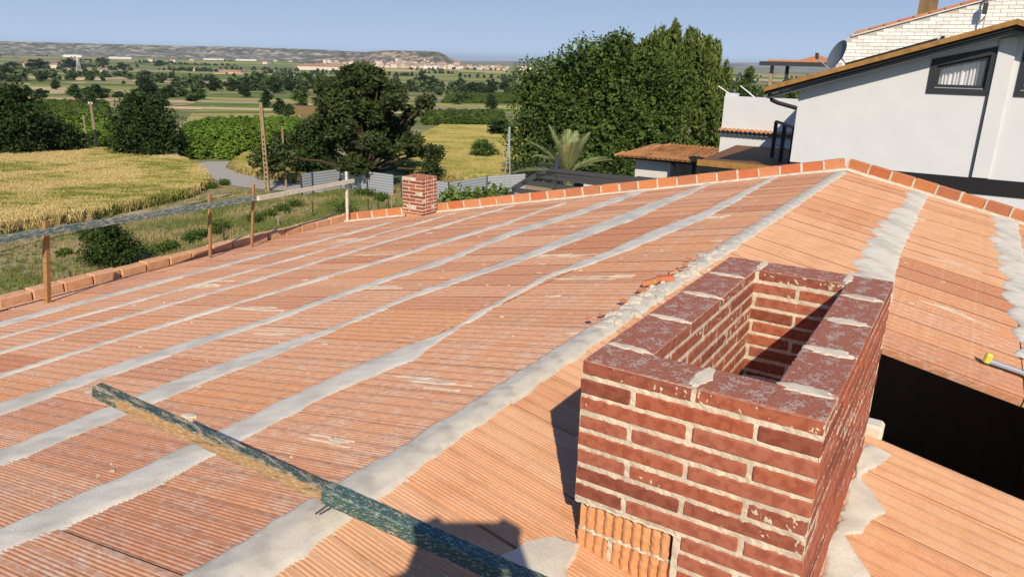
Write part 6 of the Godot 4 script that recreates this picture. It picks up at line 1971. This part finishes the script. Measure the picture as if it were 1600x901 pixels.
# ---------- things on the roof ----------
func build_roof_things() -> void:
	var P: Array = [[[-4.746, -0.892, -2.612], [-4.715, -0.257, -2.68]], [[-5.13, -0.965, -4.324], [-5.1, -0.335, -4.367]], [[-5.216, -0.981, -4.89], [-5.172, -0.317, -4.946]], [[-5.52, -1.038, -6.611], [-5.511, -0.404, -6.619]]]
	var R: Array = [[-4.256, -0.213, -0.644], [-4.717, -0.334, -2.673], [-5.102, -0.435, -4.364], [-5.174, -0.453, -4.942], [-5.515, -0.524, -6.616]]
	var gr := thing("guard_rail", "temporary guard rail of painted timber on thin posts along the roof edge", "railing")
	for i in 4:
		var a := Vector3(P[i][0][0], P[i][0][1], P[i][0][2])
		var b := Vector3(P[i][1][0], P[i][1][1], P[i][1][2])
		var mb := MB.new()
		var w: float = [0.034, 0.024, 0.022, 0.028][i]
		mb.bar(a - (b - a) * 0.04, b, w, w, Vector3(0.3, 0, 1))
		obj("post", mb.mesh(M.pale_paint if i == 3 else (M.wood_post if i < 1 else M.flaked_brown)), gr)
	var pts := []
	for q in R: pts.append(Vector3(q[0], q[1], q[2]))
	var off := Vector3(0.035, 0, 0.01)
	var mb := MB.new()
	mb.bar(pts[0] + off, pts[3] + off, 0.035, 0.05)
	obj("rail", mb.mesh(M.rail_paint), gr)
	mb = MB.new()
	mb.bar(pts[2].lerp(pts[3], 1.02) + off * 2.0, pts[4] + off * 1.2 + (pts[4] - pts[3]).normalized() * 0.12, 0.03, 0.045)
	obj("rail", mb.mesh(M.pale_paint), gr)
	# the loose painted batten across the ridge
	var bt := thing("painted_batten", "flaking green painted timber batten lying across the ridge", "batten")
	var a := Vector3(-0.615, 0.185, -0.843)
	var b := Vector3(0.453, -0.024, -1.066)
	var f := (b - a).normalized()
	mb = MB.new()
	batten(mb, a, a + f * 0.70, 0.030, 0.034, 4.0)
	var up := MB.new()
	var low := MB.new()
	var i := 0
	while i < mb.ix.size():   # paint holds on the upper face and the tip, the flanks are worn to the wood
		var p := mb.v[mb.ix[i]]
		var t: MB = up if mb.n[mb.ix[i]].y > 0.5 or (p - a).dot(f) < 0.07 else low
		t.tri(mb.v[mb.ix[i]], mb.v[mb.ix[i + 1]], mb.v[mb.ix[i + 2]])
		i += 3
	var bare := ArrayMesh.new()
	up.add_to(bare, M.flaked_top)
	low.add_to(bare, M.flaked_side)
	obj("bare_length", bare, bt)
	mb = MB.new()
	batten(mb, a + f * 0.66 + Vector3(0, 0.001, 0), a + f * 1.75, 0.036, 0.040, 9.0)
	obj("painted_length", mb.mesh(M.green_paint), bt)
	mb = MB.new()
	var np := a + f * 0.672
	mb.tube([np + Vector3(0.012, -0.012, 0.02), np + Vector3(-0.004, -0.028, 0.042)], [0.0022, 0.0022], 6)
	obj("nail", mb.mesh(M.dark), bt)
	# spirit level lying on the boards past the opening
	var lv := thing("clamp_bar", "thin metal bar with two yellow end pieces lying beside the dark opening", "tool", on_roof(1.29, -3.63, 0.015))
	lv.rotation = Vector3(0, 0.06, -atan(MR))
	mb = MB.new()
	mb.chamfer(Vector3(0, 0, -0.012), Vector3(0.42, 0.018, 0.012), 0.004)
	obj("bar", mb.mesh(M.metal), lv)
	for x in [0.0, 0.155, 0.39]:
		mb = MB.new()
		mb.chamfer(Vector3(x - 0.012, -0.004, -0.016), Vector3(x + 0.016, 0.042, 0.016), 0.006)
		obj("end_piece", mb.mesh(M.yellow), lv)

# a worn square length of timber
func batten(mb: MB, a: Vector3, b: Vector3, w: float, h: float, sd: float) -> void:
	var f := (b - a).normalized()
	var s := f.cross(Vector3.UP).normalized()
	var u := s.cross(f)
	var n := int(a.distance_to(b) / 0.012)
	var ring := [Vector2(-0.5, -0.42), Vector2(-0.42, -0.5), Vector2(0.42, -0.5), Vector2(0.5, -0.42), Vector2(0.5, 0.40), Vector2(0.40, 0.5), Vector2(-0.40, 0.5), Vector2(-0.5, 0.40)]
	var rows := []
	for i in n + 1:
		var c := a.lerp(b, float(i) / n)
		var row := []
		for k in 8:
			var e: Vector2 = ring[k]
			var d := 1.0 + 0.07 * fine.get_noise_3d(i * 0.35, k * 7.0, sd)
			row.append(c + s * e.x * w * d + u * e.y * h * d)
		rows.append(row)
	for i in n:
		for k in 8:
			var m := (k + 1) % 8
			mb.quad(rows[i][k], rows[i][m], rows[i + 1][m], rows[i + 1][k])
	for e in [rows[0], rows[n]]:
		for k in range(1, 7): mb.tri(e[0], e[k], e[k + 1])

# ---------- the photographer, whose shadow falls on the boards ----------
func net(bones: Array, cell: float, blend: float) -> MB:
	var lo := Vector3.ONE * 1e9
	var hi := -lo
	for q in bones:
		var m := maxf(q[2], q[3]) + blend
		for e in [q[0], q[1]]:
			lo = lo.min(e - Vector3.ONE * m)
			hi = hi.max(e + Vector3.ONE * m)
	var nx := int((hi.x - lo.x) / cell) + 2
	var ny := int((hi.y - lo.y) / cell) + 2
	var nz := int((hi.z - lo.z) / cell) + 2
	var val := PackedFloat32Array()
	val.resize(nx * ny * nz)
	val.fill(1.0)
	for q in bones:
		var A: Vector3 = q[0]
		var B: Vector3 = q[1]
		var m: float = maxf(q[2], q[3]) + blend * 2.0
		var l := ((A.min(B) - Vector3.ONE * m - lo) / cell).floor().max(Vector3.ZERO)
		var t := ((A.max(B) + Vector3.ONE * m - lo) / cell).ceil()
		var ab := B - A
		var len2 := maxf(ab.length_squared(), 1e-9)
		for k in range(int(l.z), mini(int(t.z), nz)):
			for j in range(int(l.y), mini(int(t.y), ny)):
				for i in range(int(l.x), mini(int(t.x), nx)):
					var p := lo + Vector3(i, j, k) * cell
					var h := clampf((p - A).dot(ab) / len2, 0.0, 1.0)
					var d := (p - A - ab * h).length() - lerpf(q[2], q[3], h)
					var id := (k * ny + j) * nx + i
					var o := val[id]
					var e := maxf(blend - absf(o - d), 0.0) / blend
					val[id] = minf(o, d) - e * e * blend * 0.25
	var mb := MB.new()
	var index := {}
	var vs := []
	for k in nz - 1:
		for j in ny - 1:
			for i in nx - 1:
				var id := (k * ny + j) * nx + i
				var neg := 0
				var sum := Vector3.ZERO
				var cnt := 0
				var c := []
				for e in 8:
					var x := e & 1
					var y := (e >> 1) & 1
					var z := e >> 2
					var v := val[id + (z * ny + y) * nx + x]
					c.append(v)
					if v < 0.0: neg += 1
				if neg == 0 or neg == 8: continue
				for ed in [[0, 1], [2, 3], [4, 5], [6, 7], [0, 2], [1, 3], [4, 6], [5, 7], [0, 4], [1, 5], [2, 6], [3, 7]]:
					var va: float = c[ed[0]]
					var vb: float = c[ed[1]]
					if (va < 0.0) != (vb < 0.0):
						var t := va / (va - vb)
						var pa := Vector3(ed[0] & 1, (ed[0] >> 1) & 1, ed[0] >> 2)
						var pb := Vector3(ed[1] & 1, (ed[1] >> 1) & 1, ed[1] >> 2)
						sum += pa.lerp(pb, t)
						cnt += 1
				index[id] = vs.size()
				vs.append(lo + (Vector3(i, j, k) + sum / cnt) * cell)
	var step := [1, nx, nx * ny]
	for id in index:
		for ax in 3:
			var nb: int = id + step[ax]
			if nb >= val.size(): continue
			if (val[id] < 0.0) == (val[nb] < 0.0): continue
			var s1: int = step[(ax + 1) % 3]
			var s2: int = step[(ax + 2) % 3]
			if not (index.has(id - s1) and index.has(id - s2) and index.has(id - s1 - s2)): continue
			var a: Vector3 = vs[index[id]]
			var b: Vector3 = vs[index[id - s1]]
			var d: Vector3 = vs[index[id - s1 - s2]]
			var e: Vector3 = vs[index[id - s2]]
			if val[id] < 0.0: mb.quad(a, e, d, b)
			else: mb.quad(a, b, d, e)
	return mb

func build_person() -> void:
	# kneels on the boards behind the lens: side, up and back measured from the lens
	var at := func(s: float, u: float, b: float) -> Vector3:
		return CAM + Vector3(cos(YAW), 0, -sin(YAW)) * s + Vector3(0, u, 0) + Vector3(sin(YAW), 0, cos(YAW)) * (b if b < 0.1 else maxf(0.07, b - 0.13))
	var pr := thing("person", "person kneeling on the roof holding a phone up in both hands, dark clothes", "person")
	var body := []
	var ground := -1.10
	for s in [-1.0, 1.0]:
		body.append([at.call(s * 0.11, -0.72, 0.50), at.call(s * 0.13, ground + 0.02, 0.40), 0.095, 0.062])
		body.append([at.call(s * 0.13, ground + 0.02, 0.42), at.call(s * 0.13, ground, 0.84), 0.06, 0.042])
		body.append([at.call(s * 0.13, ground, 0.84), at.call(s * 0.13, ground + 0.05, 0.98), 0.042, 0.03])
		body.append([at.call(s * 0.17, -0.24, 0.40), at.call(s * 0.31, -0.18, 0.25), 0.066, 0.055])
		body.append([at.call(s * 0.31, -0.18, 0.25), at.call(s * 0.115, -0.09, 0.055), 0.054, 0.034])
	body.append([at.call(0, -0.70, 0.50), at.call(0, -0.45, 0.48), 0.15, 0.14])
	body.append([at.call(0, -0.45, 0.48), at.call(0, -0.30, 0.45), 0.15, 0.13])
	body.append([at.call(-0.12, -0.27, 0.44), at.call(0.12, -0.27, 0.44), 0.085, 0.085])
	body.append([at.call(0, -0.24, 0.43), at.call(0, -0.12, 0.40), 0.06, 0.055])
	body.append([at.call(0, -0.06, 0.385), at.call(0, 0.06, 0.40), 0.075, 0.09])
	var m := net(body, 0.02, 0.05)
	# hands round the phone: palm, four fingers and a thumb each
	for s in [-1.0, 1.0]:
		var hand := []
		hand.append([at.call(s * 0.112, -0.085, 0.05), at.call(s * 0.098, -0.03, 0.032), 0.026, 0.024])
		for k in 4:
			var y := 0.022 - 0.017 * k
			hand.append([at.call(s * 0.10, -0.03 + k * -0.006, 0.035), at.call(s * 0.105, y, 0.024), 0.010, 0.009])
			hand.append([at.call(s * 0.105, y, 0.024), at.call(s * (0.085 - 0.004 * k), y + 0.004, 0.012), 0.009, 0.0078])
		hand.append([at.call(s * 0.105, 0.022, 0.024), at.call(s * 0.078, 0.040, 0.02), 0.016, 0.014])
		hand.append([at.call(s * 0.095, -0.05, 0.045), at.call(s * 0.066, -0.03, 0.042), 0.011, 0.0085])
		var hm := net(hand, 0.004, 0.008)
		var off := m.v.size()
		m.v.append_array(hm.v); m.n.append_array(hm.n); m.c.append_array(hm.c)
		for i in hm.ix: m.ix.append(i + off)
	obj("body", m.mesh(M.cloth), pr)
	var hr := net([[at.call(0, 0.06, 0.42), at.call(0, 0.085, 0.41), 0.092, 0.088]], 0.016, 0.02)
	obj("hair", hr.mesh(M.hair), pr)
	var ph := thing("phone", "dark phone held up sideways by the kneeling person", "phone")
	var pm := MB.new()
	pm.chamfer(Vector3(-0.078, -0.042, 0.016), Vector3(0.078, 0.032, 0.025), 0.003)
	obj("case", pm.mesh(M.black), ph, Transform3D(Basis.from_euler(Vector3(-0.3036, YAW, 0.0244)), CAM))
